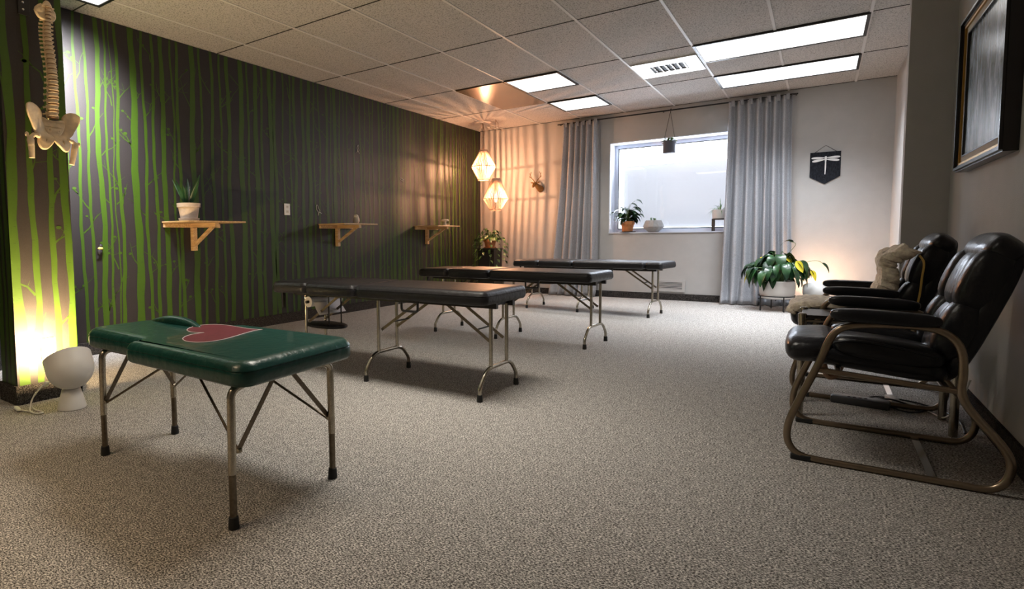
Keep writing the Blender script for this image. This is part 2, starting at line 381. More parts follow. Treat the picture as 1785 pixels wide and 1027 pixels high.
def rrect(x0, y0, x1, y1, r, n=6):
    if not isinstance(r, (list, tuple)): r = [r]*4
    out = []
    for (cx, cy, a0, rr) in ((x1-r[0], y0+r[0], -PI/2, r[0]), (x1-r[1], y1-r[1], 0, r[1]), (x0+r[2], y1-r[2], PI/2, r[2]), (x0+r[3], y0+r[3], PI, r[3])):
        for k in range(n+1):
            a = a0+PI/2*k/n; out.append((cx+rr*math.cos(a), cy+rr*math.sin(a)))
    return dens(out, 0.06)
def roundpoly(pts, rs, n=7):
    out = []; k = len(pts)
    for i in range(k):
        p = Vector(pts[i]); a = Vector(pts[i-1])-p; c = Vector(pts[(i+1) % k])-p; r_ = rs[i] if isinstance(rs, (list, tuple)) else rs
        la, lc = a.length, c.length; a.normalize(); c.normalize()
        ang = a.angle(c)/2; d = min(r_/math.tan(ang), la*0.48, lc*0.48); r2 = d*math.tan(ang)
        ctr = p+(a+c).normalized()*(r2/math.sin(ang)); p0 = p+a*d-ctr; p1 = p+c*d-ctr
        a0 = math.atan2(p0.y, p0.x); a1 = math.atan2(p1.y, p1.x); da = (a1-a0+PI) % (2*PI)-PI
        for j in range(n+1): t = a0+da*j/n; out.append((ctr.x+r2*math.cos(t), ctr.y+r2*math.sin(t)))
    return dens(out, 0.05)
def wnorm(o):
    for p in o.data.polygons:
        if len(p.vertices) > 12: p.use_smooth = False
    m = o.modifiers.new('even_normals', 'WEIGHTED_NORMAL'); m.keep_sharp = True; m.weight = 80; return o
def dens(pts, d):
    out = []
    for i in range(len(pts)):
        a = Vector(pts[i]); b2 = Vector(pts[(i+1) % len(pts)]); k = max(1, int((b2-a).length/d))
        for j in range(k): out.append(tuple(a.lerp(b2, j/k)))
    return out
def smooth_path(pts, n=6, closed=False):
    P = [Vector(p) for p in pts]; k = len(P); out = []
    for i in range(k if closed else k-1):
        if closed: p0, p1, p2, p3 = P[i-1], P[i], P[(i+1) % k], P[(i+2) % k]
        else: p0, p1, p2, p3 = P[max(i-1, 0)], P[i], P[i+1], P[min(i+2, k-1)]
        for j in range(n):
            t = j/n; t2 = t*t; t3 = t2*t
            out.append(0.5*((2*p1)+(-p0+p2)*t+(2*p0-5*p1+4*p2-p3)*t2+(-p0+3*p1-3*p2+p3)*t3))
    if not closed: out.append(P[-1])
    return out
def round_path(pts, r, n=6):
    P = [Vector(p) for p in pts]; out = [P[0]]
    for i in range(1, len(P)-1):
        a = (P[i-1]-P[i]); b2 = (P[i+1]-P[i]); rr = min(r, a.length*0.49, b2.length*0.49)
        A = P[i]+a.normalized()*rr; B = P[i]+b2.normalized()*rr
        for k in range(n+1):
            t = k/n; out.append((1-t)**2*A+2*t*(1-t)*P[i]+t*t*B)
    out.append(P[-1]); return out
def flatshape(name, rings, ext, bev, mname, parent, place, smooth=40):
    """2D outline(s) with holes filled and extruded through a curve, then placed by place(u, v, w)->xyz"""
    cu = bpy.data.curves.new(name, 'CURVE'); cu.dimensions = '2D'; cu.fill_mode = 'BOTH'; cu.extrude = ext; cu.bevel_depth = bev; cu.bevel_resolution = 2
    for rg in rings:
        sp = cu.splines.new('POLY'); sp.points.add(len(rg)-1); sp.use_cyclic_u = True
        for i, q in enumerate(rg): sp.points[i].co = (q[0], q[1], 0, 1)
    ob = bpy.data.objects.new(name+'_c', cu); C.objects.link(ob)
    bpy.context.view_layer.update()
    me = bpy.data.meshes.new_from_object(ob.evaluated_get(bpy.context.evaluated_depsgraph_get()))
    bpy.data.objects.remove(ob); me.name = name; me.materials.clear()
    for v in me.vertices: v.co = Vector(place(*v.co))
    return finish(name, me, mname, parent, smooth)
def tag(o, label, cat, group=None):
    o['label'] = label; o['category'] = cat
    if group: o['group'] = group
    return o
def thing(name, label, cat, loc=(0, 0, 0), group=None):
    o = bpy.data.objects.new(name, None); C.objects.link(o); o.location = loc; o.empty_display_size = 0.05
    return tag(o, label, cat, group)
def struct(o): o['kind'] = 'structure'; return o
def dup(root, loc, rz=0.0, label=None):
    r = root.copy(); C.objects.link(r); r.location = loc; r.rotation_euler = (0, 0, rz)
    if label: r['label'] = label
    for ch in list(root.children):
        c = ch.copy(); C.objects.link(c); c.parent = r
        for g2 in list(ch.children):
            d = g2.copy(); C.objects.link(d); d.parent = c
    return r
def ptlight(name, loc, power, col, rad, parent=None):
    l = bpy.data.lights.new(name, 'POINT'); l.energy = power; l.color = col; l.shadow_soft_size = rad
    o = bpy.data.objects.new(name, l); C.objects.link(o); o.location = loc
    if parent is not None: o.parent = parent; o.location = Vector(loc)-wloc(parent)
    return o

# ================================================================== ROOM
RX, YN = 5.0, -10.6      # right wall, wall behind the camera
WX0, WX1, WZ0, WZ1 = 2.014, 3.75, 0.888, 2.128
struct(MB().box((-0.3, YN-0.3, -0.12), (RX+0.5, 0.4, 0)).build('floor', 'carpet'))
struct(MB().box((-0.3, YN-0.3, H+0.004), (RX+0.5, 0.4, H+0.12)).build('ceiling', 'ceil'))
b = MB()
T = 0.30
b.box((-0.3, 0, 0), (WX0, T, H)); b.box((WX1, 0, 0), (RX+0.5, T, H)); b.box((WX0, 0, 0), (WX1, T, WZ0)); b.box((WX0, 0, WZ1), (WX1, T, H))
struct(b.build('wall_back', 'wall'))
b = MB(); b.box((RX, YN, 0), (RX+0.3, 0, H)); struct(b.build('wall_right', 'wall'))
b = MB(); b.box((4.794, -3.5, 0), (RX, -3.40, H)); struct(b.build('wall_stub', 'wall'))
b = MB(); b.box((0, YN, 0), (RX, YN-0.2, H)); struct(b.build('wall_front', 'wall'))

random.seed(11)
def wallpaper(mb, fn, trunks, z0, z1, rnd, branches=1.0, smin=None, smax=None):
    """flat printed birch trunks, branches and leaves; fn(s, z, lift) -> xyz"""
    cl = (lambda q: q) if smin is None else (lambda q: min(max(q, smin), smax))
    def strip(pts):
        for (a, wa), (c, wc) in zip(pts[:-1], pts[1:]):
            d = Vector((c[0]-a[0], c[1]-a[1])); 
            if d.length < 1e-6: continue
            n = Vector((-d.y, d.x)).normalized()
            q = [(a[0]+n.x*wa/2, a[1]+n.y*wa/2), (a[0]-n.x*wa/2, a[1]-n.y*wa/2), (c[0]-n.x*wc/2, c[1]-n.y*wc/2), (c[0]+n.x*wc/2, c[1]+n.y*wc/2)]
            q = [(cl(x), min(max(z, z0), z1)) for x, z in q]
            mb.quad(*[fn(x, z, 0.0008) for x, z in q])
    def leaf(x, z, r_):
        k = 9; mb.add([fn(cl(x+r_*math.cos(2*PI*i/k)), z+0.7*r_*math.sin(2*PI*i/k), 0.0012) for i in range(k)], [tuple(range(k))])
    for s, wd in trunks:
        ph = rnd.uniform(0, 6); am = rnd.uniform(0.004, 0.012); pts = []
        nseg = 22
        for k in range(nseg+1):
            z = z0+(z1-z0)*k/nseg
            ww = wd*(1.12-0.3*k/nseg)*(1+0.10*math.sin(ph*3+k*1.7))
            x = s+am*math.sin(ph+k*0.55)+0.003*math.sin(k*2.1+ph)
            xa, xb = cl(x-ww/2), cl(x+ww/2); pts.append((xa, xb, z))
        for (a0, a1, az), (c0, c1, cz) in zip(pts[:-1], pts[1:]):
            mb.quad(fn(a0, az, 0.001), fn(a1, az, 0.001), fn(c1, cz, 0.001), fn(c0, cz, 0.001))
        nb = int(rnd.uniform(3, 6)*branches)
        for _ in range(nb):
            z = rnd.uniform(z0+0.15, z1-0.2); sd = rnd.choice((-1, 1)); x = s+sd*wd*0.3; a = rnd.uniform(0.35, 0.9)
            ln = rnd.uniform(0.10, 0.26); p = (x, z); w0 = rnd.uniform(0.006, 0.013); pl = [(p, w0)]
            for k in range(4):
                a2 = a+rnd.uniform(-0.4, 0.4); p = (p[0]+sd*math.cos(PI/2-a2)*ln/4 if True else 0, p[1]+math.sin(PI/2-a2)*ln/4)
                pl.append((p, w0*(1-(k+1)/5)))
            strip(pl)
            for _k in range(2):
                q = pl[rnd.randint(1, 3)][0]; a3 = rnd.uniform(0.2, 1.4); l2 = rnd.uniform(0.03, 0.08); sd2 = rnd.choice((-1, 1))
                e = (q[0]+sd2*math.sin(a3)*l2, q[1]+math.cos(a3)*l2); strip([(q, 0.004), (e, 0.0015)])
                if rnd.random() < 0.55: leaf(e[0], e[1], rnd.uniform(0.008, 0.016))
TR = [(-6.11, .022), (-6.04, .022), (-5.957, .04), (-5.898, .018), (-5.85, .010), (-5.811, .027), (-5.681, .058), (-5.596, .026), (-5.516, .027), (-5.434, .044), (-5.342, .02), (-5.294, .03), (-5.156, .055), (-5.072, .025), (-4.959, .033), (-4.869, .024), (-4.786, .045), (-4.643, .06), (-4.564, .026)]
rnd = random.Random(5)
s = -4.47
while s < -0.03:
    TR.append((s, rnd.choice((0.018, 0.024, 0.03, 0.04, 0.055)))); s += rnd.uniform(0.055, 0.12)
s = -6.2
while s > -7.6:
    TR.append((s, rnd.choice((0.018, 0.024, 0.03, 0.045)))); s -= rnd.uniform(0.06, 0.11)
b = MB(); b.box((-0.3, YN, 0), (0, 0.0, H)); b.cur = 1
wallpaper(b, lambda s_, z, l_: (l_, s_, z), TR, 0.09, H, rnd, 1.0)
struct(b.build('wall_left', ['paper', 'birch'], smooth=0))
# papered column near the camera
PX0, PX1, PY0, PY1 = 0.823, 1.03, -6.94, -6.635
b = MB(); b.box((PX0, PY0, 0), (PX1, PY1, H)); b.cur = 1
rnd = random.Random(21)
wallpaper(b, lambda s_, z, l_: (PX1+l_, s_, z), [(-6.915, .046), (-6.824, .030), (-6.730, .028), (-6.655, .040)], 0.09, H, rnd, 1.0, PY0, PY1)
wallpaper(b, lambda s_, z, l_: (s_, PY0-l_, z), [(0.86, .05), (0.93, .03), (0.99, .045)], 0.09, H, rnd, 0.6, PX0, PX1)
o = struct(b.build('wall_column', ['paper', 'birch'], smooth=0))

# skirting of carpet strip
def skirt(name, *boxes):
    q = MB()
    for a, c in boxes: q.box(a, c)
    return struct(q.build(name, 'base', smooth=0))
bt, bh = 0.012, 0.10
skirt('baseboard_left', ((0, YN, 0), (bt, -bt, bh)))
skirt('baseboard_back', ((0, -bt, 0), (RX, 0, 0.088)))
skirt('baseboard_right', ((RX-bt, YN, 0), (RX, -3.5, bh)), ((4.794-bt, -3.5-bt, 0), (RX, -3.5, bh)))
skirt('baseboard_column', ((PX0-bt, PY0-bt, 0), (PX1+bt, PY0, bh)), ((PX1, PY0, 0), (PX1+bt, PY1+bt, bh)), ((PX0-bt, PY1, 0), (PX1+bt, PY1+bt, bh)), ((PX0-bt, PY0, 0), (PX0, PY1, bh)))

# ceiling grid: light T-bars one way, dark tile joints the other way
b = MB()
k = -3
xs = []
x = GX-5*TX
while x < RX: xs.append(x); x += TX
ys = []
y = GY-6*TY
while y < 0: ys.append(y); y += TY
for x in xs:
    if x > 0.03: b.box((x-0.009, YN, H-0.001), (x+0.011, -0.001, H+0.0045))
struct(b.build('trim_1', 'tbar', smooth=0))
b = MB()
for y in ys:
    if y > YN: b.box((0.001, y-0.004, H+0.0005), (RX, y+0.004, H+0.0045))
struct(b.build('trim_2', 'gap', smooth=0))

# ================================================================== TROFFERS
for i, (x0, y0, x1, y1, wt, col, lab) in enumerate(TROFFERS):
    t = thing('ceiling_light', lab, 'ceiling light', ((x0+x1)/2, (y0+y1)/2, H), 'fluorescent panels in the drop ceiling')
    q = MB(); fw = 0.022
    for a, c in (((x0, y0, H-0.012), (x1, y0+fw, H+0.003)), ((x0, y1-fw, H-0.012), (x1, y1, H+0.003)), ((x0, y0+fw, H-0.012), (x0+fw, y1-fw, H+0.003)), ((x1-fw, y0+fw, H-0.012), (x1, y1-fw, H+0.003))): q.box(a, c)
    q.build('frame', 'blackmetal', t, 0)
    q = MB().box((x0+fw, y0+fw, H-0.006), (x1-fw, y1-fw, H+0.003)); q.build('diffuser', 'panelc' if col == COOL else 'panel', t, 0)
# brown tile
t = tag(MB().box((GX-4*TX+0.012, GY+0.012, H-0.008), (GX-3*TX-0.012, GY+TY-0.012, H+0.003)).build('ceiling_tile', 'browntile', smooth=0), 'glossy dark brown ceiling tile above the hanging lamps', 'ceiling tile')
# air register in ceiling
x0, x1, y0, y1 = GX-TX+0.015, GX-0.015, -2.17, -1.62
t = thing('air_diffuser', 'metal air supply plate with a dark louvred slot in the ceiling', 'air vent', ((x0+x1)/2, (y0+y1)/2, H))
q = MB()
q.box((x0, y0, H-0.010), (x0+0.14, y1, H+0.003)); q.box((x1-0.12, y0, H-0.010), (x1, y1, H+0.003)); q.box((x0+0.14, y0, H-0.010), (x1-0.12, y0+0.15, H+0.003)); q.box((x0+0.14, y1-0.15, H-0.010), (x1-0.12, y1, H+0.003))
q.build('plate', 'duct', t, 0)
MB().box((x0+0.14, y0+0.15, H-0.003), (x1-0.12, y1-0.15, H+0.003)).build('duct_opening', 'darkholes', t, 0)
for k in range(6):
    xx = x0+0.17+k*0.055
    MB().beam((xx, y0+0.15, H-0.009), (xx, y1-0.15, H-0.009), 0.022, 0.003, (0.75, 0, -0.3)).build('louvre', 'duct', t, 0)

# ================================================================== WINDOW
q = MB(); gy = 0.22; f = 0.035
def ringbox(q, x0, z0, x1, z1, y0, y1, f):
    q.box((x0, y0, z0), (x0+f, y1, z1)); q.box((x1-f, y0, z0), (x1, y1, z1)); q.box((x0+f, y0, z0), (x1-f, y1, z0+f)); q.box((x0+f, y0, z1-f), (x1-f, y1, z1))
wn = MB()
# painted reveal (jambs, head and stool)
wn.box((WX0, -0.004, WZ0), (WX0+0.012, gy, WZ1)); wn.box((WX1-0.012, -0.004, WZ0), (WX1, gy, WZ1)); wn.box((WX0, -0.004, WZ1-0.012), (WX1, gy, WZ1)); wn.box((WX0, -0.012, WZ0), (WX1, gy, WZ0+0.012))
win = struct(wn.build('window_1', 'winframe', smooth=0))
q = MB(); ringbox(q, WX0+0.012, WZ0+0.012, WX1-0.012, WZ1-0.012, gy, gy+0.05, 0.045); q.build('window_frame', 'winframe', win, 0)
q = MB(); ringbox(q, WX0+0.057, WZ0+0.057, WX1-0.057, WZ1-0.057, gy+0.005, gy+0.03, 0.012); q.build('gasket', 'blackplastic', win, 0)
q = MB(); q.box((WX0+0.05, gy+0.02, WZ0+0.05), (WX1-0.05, gy+0.024, WZ1-0.05)); q.build('pane', 'glass', win, 0)
q = MB(); q.box((WX0+0.11, gy+0.10, WZ0+0.075), (WX1+0.3, gy+0.104, WZ1-0.30))
tag(q.build('privacy_screen', 'frost', smooth=0), 'pale frosted privacy sheet standing outside behind the window pane', 'screen')
q = MB(); q.box((-1.0, 2.2, -0.6), (7.0, 2.4, 0.6)); 

# ================================================================== CURTAINS
rod = thing('curtain_rod', 'thin black curtain rod along the top of the window wall', 'curtain rod', (2.75, -0.08, 2.455))
MB().tube([(1.30, -0.085, 2.455), (4.14, -0.085, 2.455)], 0.009, 10).build('pole', 'blackmetal', rod)
for xx in (1.32, 2.70, 4.12): MB().tube([(xx, -0.085, 2.455), (xx, -0.0005, 2.455)], 0.006, 8).build('bracket', 'blackmetal', rod)
def curtain(name, label, x0t, x1t, x0b, x1b, nf, seed, yb, puddle=0.0):
    rr = random.Random(seed); nx, nz = nf*14, 46; zt = 2.45; ph = [rr.uniform(-0.5, 0.5) for _ in range(nf*2)]
    vs = []; fs = []
    for i in range(nz+1):
        t = i/nz; z = zt-(zt-0.012)*t
        xa, xb = x0t+(x0b-x0t)*t**1.6, x1t+(x1b-x1t)*t**1.6
        for j in range(nx+1):
            u = j/nx; fo = u*nf*2*PI
            amp = 0.036+0.022*t*(0.6+0.4*math.sin(u*9+seed))
            kk = int(min(u*nf*2, nf*2-1))
            dx = 0.010*math.sin(fo*0.5+seed+t*1.5)*t
            y = -0.082-amp*(math.sin(fo+0.6*math.sin(u*7+seed)+0.5*t*math.sin(u*11))) - 0.012*t*math.sin(3*u*PI+t*4)
            yy = y - yb*t
            if t > 0.86:
                s2 = (t-0.86)/0.14; yy -= puddle*s2*s2*(0.6+0.4*math.sin(u*13)); dx += 0.02*s2*math.sin(u*17)
            y2 = yy+0.006*noise.noise(Vector((u*9, t*6, seed)))+0.004*noise.noise(Vector((u*30, t*30, seed)))*t
            vs.append((xa+(xb-xa)*u+dx, min(y2, -0.016), z))
    for i in range(nz):
        for j in range(nx):
            a = i*(nx+1)+j; fs.append((a, a+1, a+nx+2, a+nx+1))
    me = bpy.data.meshes.new(name); me.from_pydata(vs, [], fs); me.update()
    t0 = thing(name, label, 'curtain', ((x0t+x1t)/2, -0.08, 0))
    o = finish('panel', me, 'curtain', t0, 80)
    sol = o.modifiers.new('cloth', 'SOLIDIFY'); sol.thickness = 0.003; sol.offset = 0
    for k in range(nf):
        xx = x0t+(x1t-x0t)*(k+0.5)/nf
        q = MB(); q.box((xx-0.018, -0.104, 2.40), (xx+0.018, -0.099, 2.468)); q.box((xx-0.018, -0.071, 2.40), (xx+0.018, -0.066, 2.468)); q.box((xx-0.018, -0.104, 2.466), (xx+0.018, -0.066, 2.470))
        q.build('hanging_tab', 'curtain', t0, 0)
    return t0
curtain('curtain', 'grey linen curtain panel hanging left of the window', 1.38, 1.89, 1.20, 1.90, 6, 3, 0.02, 0.05)
curtain('curtain', 'grey linen curtain panel hanging right of the window, its hem bunched on the carpet', 3.45, 4.09, 3.42, 4.16, 7, 8, 0.05, 0.07)

# ================================================================== BLACK TREATMENT TABLES
def arc_leg(mb, x, hw, zt, r):
    """inverted U foot: stance half width hw, top of the arch zt"""
    pts = [(x, -hw, 0.035), (x, -hw, 0.07), (x, -hw+0.075, zt), (x, hw-0.075, zt), (x, hw, 0.07), (x, hw, 0.035)]
    mb.tube(round_path(pts, 0.075, 8), r, 12)
def make_table(extra=False):
    t = thing('treatment_table', '', 'treatment table', (0, 0, 0), 'black padded treatment tables')
    Z0, Z1 = 0.505, 0.582
    prof = [(0.030, Z0), (0.010, Z0+0.004), (0.0, Z0+0.018), (0.0, Z0+0.040), (0.003, Z0+0.047), (0.001, Z0+0.050), (0.006, Z0+0.063), (0.016, Z0+0.072), (0.030, Z1-0.001), (0.040, Z1)]
    HWD = 0.262
    secs = [('foot_cushion', 2.17, 3.055, HWD, 0.045), ('middle_cushion', 1.75, 2.168, HWD, 0.042), ('head_cushion', 1.395, 1.748, 0.25, 0.06)]
    if extra: secs = [('end_cushion', 2.965, 3.14, HWD, 0.042), ('foot_cushion', 2.17, 2.963, HWD, 0.042)]+secs[1:]
    for nm, a, c, hw, r in secs:
        rr = (r, r, r, r)
        pr_ = prof
        wp = None
        if nm == 'head_cushion':
            wp = lambda x, y, z: (x, y, z-0.008*max(0, (1.748-x)/0.35)**1.3)
            rr = (0.042, 0.042, 0.09, 0.09)
        wnorm(MB().cushion(rrect(a-2.25, -hw, c-2.25, hw, rr, 5), pr_, warp=(lambda f_: (lambda x, y, z: (lambda q: (q[0]-2.25, q[1], q[2]))(f_(x+2.25, y, z))))(wp) if wp else None).build(nm, 'leather', t, 40))
    # under frame rails
    q = MB()
    for sy in (-1, 1): q.box((1.50-2.25, sy*0.10-0.012, 0.478), (3.04-2.25, sy*0.10+0.012, 0.506))
    for xx in (1.60, 2.23, 3.0): q.box((xx-2.25-0.015, -0.112, 0.490), (xx-2.25+0.015, 0.112, 0.506))
    q.build('under_frame', 'blackmetal', t, 0)
    for xx, dirx in ((1.60, 1), (2.23, 1), (3.0, -1)):
        x = xx-2.25; q = MB(); arc_leg(q, x, 0.218, 0.158, 0.0105)
        for sy in (-1, 1): q.tube([(x, sy*0.094, 0.158), (x, sy*0.094, 0.49)], 0.0105, 12)
        lg = q.build('leg', 'steel', t)
        for sy in (-1, 1):
            MB().lathe([(0.0145, 0), (0.0155, 0.004), (0.0135, 0.036), (0.0125, 0.038)], (x, sy*0.218, 0), 14).build('rubber_foot', 'rubber', lg)
        for sy in (-1, 1):
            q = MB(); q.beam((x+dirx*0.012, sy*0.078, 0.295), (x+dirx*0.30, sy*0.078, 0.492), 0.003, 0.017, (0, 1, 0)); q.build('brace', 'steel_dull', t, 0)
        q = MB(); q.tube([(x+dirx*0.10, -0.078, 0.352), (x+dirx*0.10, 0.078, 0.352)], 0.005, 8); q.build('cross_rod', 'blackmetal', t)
    # carry handle
    q = MB(); hx = 2.575-2.25; q.tube(round_path([(hx-0.055, -0.245, 0.51), (hx-0.055, -0.245, 0.45), (hx+0.055, -0.245, 0.45), (hx+0.055, -0.245, 0.51)], 0.018, 4), 0.007, 10)
    q.box((hx-0.065, -0.253, 0.497), (hx+0.065, -0.237, 0.509), 0.003); q.build('handle', 'blackplastic', t)
    # folding arm shelf
    q = MB(); zz = 0.27 if not extra else 0.30; q.cushion([(1.70-2.25+0.17*math.cos(a*PI/12), 0.0+0.10*math.sin(a*PI/12)) for a in range(24)], [(0.012, zz-0.012), (0, zz-0.005), (0, zz+0.006), (0.012, zz+0.012)]); q.build('arm_rest', 'leather', t)
    q = MB(); q.tube([(1.78-2.25, 0.06, 0.49), (1.78-2.25, 0.06, zz), (1.78-2.25, -0.06, zz), (1.78-2.25, -0.06, 0.49)], 0.005, 8); q.build('arm_rest_hanger', 'blackmetal', t)
    # dangling strap
    q = MB(); q.box((1.50-2.25, -0.215, 0.40), (1.505-2.25+0.004, -0.19, 0.50)); q.build('strap', 'blackplastic', t, 0)
    return t
TB = [(2.25, -5.31, 0.0, 'black padded treatment table, nearest of the three black ones'),
      (2.25, -3.60, -0.058, 'black padded treatment table, middle one of the three black ones'),
      (2.25, -1.60, -0.078, 'black padded treatment table nearest the window with a separate end cushion')]
t1 = make_table(); t1.location = TB[0][:3][:2]+(0,); t1.rotation_euler = (0, 0, TB[0][2]); t1['label'] = TB[0][3]
t2 = dup(t1, (TB[1][0], TB[1][1], 0), TB[1][2], TB[1][3])
t3 = make_table(True); t3.location = (TB[2][0], TB[2][1], 0); t3.rotation_euler = (0, 0, TB[2][2]); t3['label'] = TB[2][3]
# strap hanging from middle table
q = MB(); q.box((1.665, -3.70, 0.34), (1.69, -3.695, 0.50)); q.beam((1.678, -3.6975, 0.345), (1.71, -3.6975, 0.30), 0.006, 0.03, (0, 1, 0))
# paper roll under the first table
pr_ = thing('paper_roll', 'white paper roll slung under the head end of the nearest black table', 'paper roll', (1.72, -5.30, 0.46))
q = MB(); q.tube([(1.66, -5.44, 0.438), (1.66, -5.14, 0.438)], 0.036, 20); q.build('roll', 'paperroll', pr_)
q = MB(); q.tube([(1.66, -5.46, 0.438), (1.66, -5.12, 0.438)], 0.010, 10); q.build('spindle', 'blackplastic', pr_)
q = MB()
for k in range(6):
    a = k*0.16; a2 = (k+1)*0.16
    q.quad((1.697+0.05*a*a, -5.42, 0.438-0.09*a), (1.697+0.05*a*a, -5.16, 0.438-0.09*a), (1.697+0.05*a2*a2, -5.16, 0.438-0.09*a2), (1.697+0.05*a2*a2, -5.42, 0.438-0.09*a2))
o = q.build('loose_sheet', 'paperroll', pr_); o.modifiers.new('thick', 'SOLIDIFY').thickness = 0.001

# ================================================================== GREEN BENCH
bx, by = 2.57, -6.86
bn = thing('treatment_bench', 'low green vinyl bench with a maroon heart patch on chrome legs', 'bench', (bx, by, 0))
Z0, Z1 = 0.430, 0.507
out = roundpoly([(2.445, -7.098), (3.105, -7.106), (3.075, -6.580), (2.445, -6.600), (2.445, -6.700), (1.985, -6.700), (1.985, -7.035), (2.445, -7.035)], [0.05, 0.055, 0.055, 0.05, 0.02, 0.085, 0.085, 0.02])
def soften(pl, it=2):
    for _ in range(it):
        n_ = []
        for i in range(len(pl)):
            a = Vector(pl[i]); b3 = Vector(pl[(i+1) % len(pl)]); n_ += [tuple(a.lerp(b3, 0.25)), tuple(a.lerp(b3, 0.75))]
        pl = n_
    return pl
prof = [(0.028, Z0), (0.010, Z0+0.003), (0.0, Z0+0.014), (0.0, Z0+0.042), (0.0035, Z0+0.047), (0.0, Z0+0.051), (0.004, Z0+0.060), (0.012, Z0+0.0695), (0.023, Z0+0.075), (0.036, Z1), (0.044, Z1+0.0005)]
wnorm(MB().cushion(out, prof).build('pad', 'greenleather', bn, 50))
q = MB()
pts = [(2.04, -6.755, 0.497), (2.13, -6.750, 0.508), (2.23, -6.750, 0.511), (2.33, -6.755, 0.506), (2.41, -6.765, 0.495)]
q.tube(smooth_path(pts, 5), [0.002]+[0.012+0.016*math.sin(PI*i/20) for i in range(1, 20)]+[0.002], 14, flat=1.0)
q.build('face_ridge', 'greenleather', bn, 60)
# heart patch (flat applique)
hp = []
for i in range(48):
    a = 2*PI*i/48; hx_ = 16*math.sin(a)**3/17; hy_ = (13*math.cos(a)-5*math.cos(2*a)-2*math.cos(3*a)-math.cos(4*a))/17
    hp.append((hx_, hy_))
def hplace(sc_, zb):
    def f_(u, v, w_): return (2.57+u*0.80*0.225*sc_-v*0.6*0.165*sc_, -6.80-u*0.6*0.225*sc_-v*0.8*0.165*sc_, zb+w_)
    return f_
flatshape('heart_patch', [hp], 0.0006, 0, 'maroon', bn, hplace(0.985, Z1+0.0012))
q = MB(); q.tube([hplace(1.0, Z1+0.0012)(u, v, 0) for u, v in hp], 0.0022, 6, closed=True); q.build('stitching', 'stitch', bn)
for (fx, fy), (tx, ty) in (((2.115, -7.02), (2.16, -6.985)), ((2.118, -6.716), (2.16, -6.75)), ((3.024, -7.087), (3.00, -7.03)), ((3.018, -6.655), (2.99, -6.70))):
    sgn = 1 if fy < -6.86 else -1
    q = MB(); q.tube(round_path([(fx, fy, 0.165), (fx, fy+sgn*0.004, 0.415), (fx, fy+sgn*0.055, 0.428), (fx, fy+sgn*0.075, 0.429)], 0.045, 8), 0.0125, 14)
    lg = q.build('leg', 'steel', bn)
    MB().tube([(fx, fy, 0.03), (fx, fy, 0.170)], 0.0112, 14).build('leg_extension', 'steel_dull', lg)
    MB().lathe([(0.016, 0), (0.017, 0.004), (0.0145, 0.036), (0.012, 0.038)], (fx, fy, 0), 16).build('rubber_foot', 'rubber', lg)
for fx, d in ((2.116, 1), (3.021, -1)):
    for fy, sg in ((-7.05 if d < 0 else -7.02, 1), (-6.655 if d < 0 else -6.716, -1)):
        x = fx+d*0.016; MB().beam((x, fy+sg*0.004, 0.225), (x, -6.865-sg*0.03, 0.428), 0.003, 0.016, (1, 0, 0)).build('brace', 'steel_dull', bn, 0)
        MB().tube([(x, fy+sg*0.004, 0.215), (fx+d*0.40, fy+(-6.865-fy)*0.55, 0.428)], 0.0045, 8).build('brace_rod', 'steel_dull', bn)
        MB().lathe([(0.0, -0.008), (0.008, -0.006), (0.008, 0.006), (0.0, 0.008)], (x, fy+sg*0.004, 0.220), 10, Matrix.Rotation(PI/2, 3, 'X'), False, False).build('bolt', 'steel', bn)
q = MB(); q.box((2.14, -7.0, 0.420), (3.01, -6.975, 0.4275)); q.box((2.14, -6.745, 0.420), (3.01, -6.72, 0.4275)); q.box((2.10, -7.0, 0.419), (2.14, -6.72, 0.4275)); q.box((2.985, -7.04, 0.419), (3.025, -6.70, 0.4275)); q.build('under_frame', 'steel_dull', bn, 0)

# ================================================================== UPLIGHT FLOOR LAMPS
def uplight(label, loc, az, tilt, power, col):
    t = thing('uplight_lamp', label, 'lamp', loc, 'white bowl uplights on the floor')
    x, y, z = loc
    MB().lathe([(0.060, 0), (0.066, 0.002), (0.067, 0.008), (0.044, 0.098), (0.040, 0.104), (0.02, 0.106)], loc, 40).build('base', 'lampwhite', t)
    R_ = 0.110; Mx = Matrix.Rotation(az, 3, 'Z') @ Matrix.Rotation(tilt, 3, 'Y')
    pr2 = []
    for k in range(15):
        a = -PI/2+k*(PI/2)/11 if k <= 11 else 0
        if k <= 11: pr2.append((max(0.001, R_*math.cos(a)), R_*math.sin(a)))
    pr2 += [(R_*1.01, 0.03), (R_*1.01, 0.062)]
    inner = [(R_*0.975, 0.062), (R_*0.97, 0.04), (R_*0.96, 0.0), (R_*0.8, -0.06), (R_*0.45, -0.095), (0.002, -0.108)]
    cz = 0.104+R_*0.96
    MB().lathe(pr2+inner, (x, y, z+cz), 48, Mx, False, False).build('bowl_shade', 'lampwhite', t, 50)
    bp = Mx @ Vector((0, 0, -0.02))
    bl = MB(); bl.sup((x+bp.x, y+bp.y, z+cz+bp.z), (0.028, 0.028, 0.036), 1, 1, Mx, 20, 12); bl.build('bulb', 'lampbulb', t)
    pl = Mx @ Vector((0, 0, 0.045))
    ptlight('uplight_glow', (x+pl.x, y+pl.y, z+cz+pl.z), power, col, 0.035, t)
    return t
uplight('white bowl uplight standing on the carpet at the foot of the papered column', (1.318, -6.80, 0), PI*0.97, math.radians(36), 85, (1.0, 0.70, 0.36))
uplight('white bowl uplight on the floor in the corner beyond the far armchair', (4.36, -0.33, 0), PI/2, math.radians(30), 8, (1.0, 0.58, 0.34))
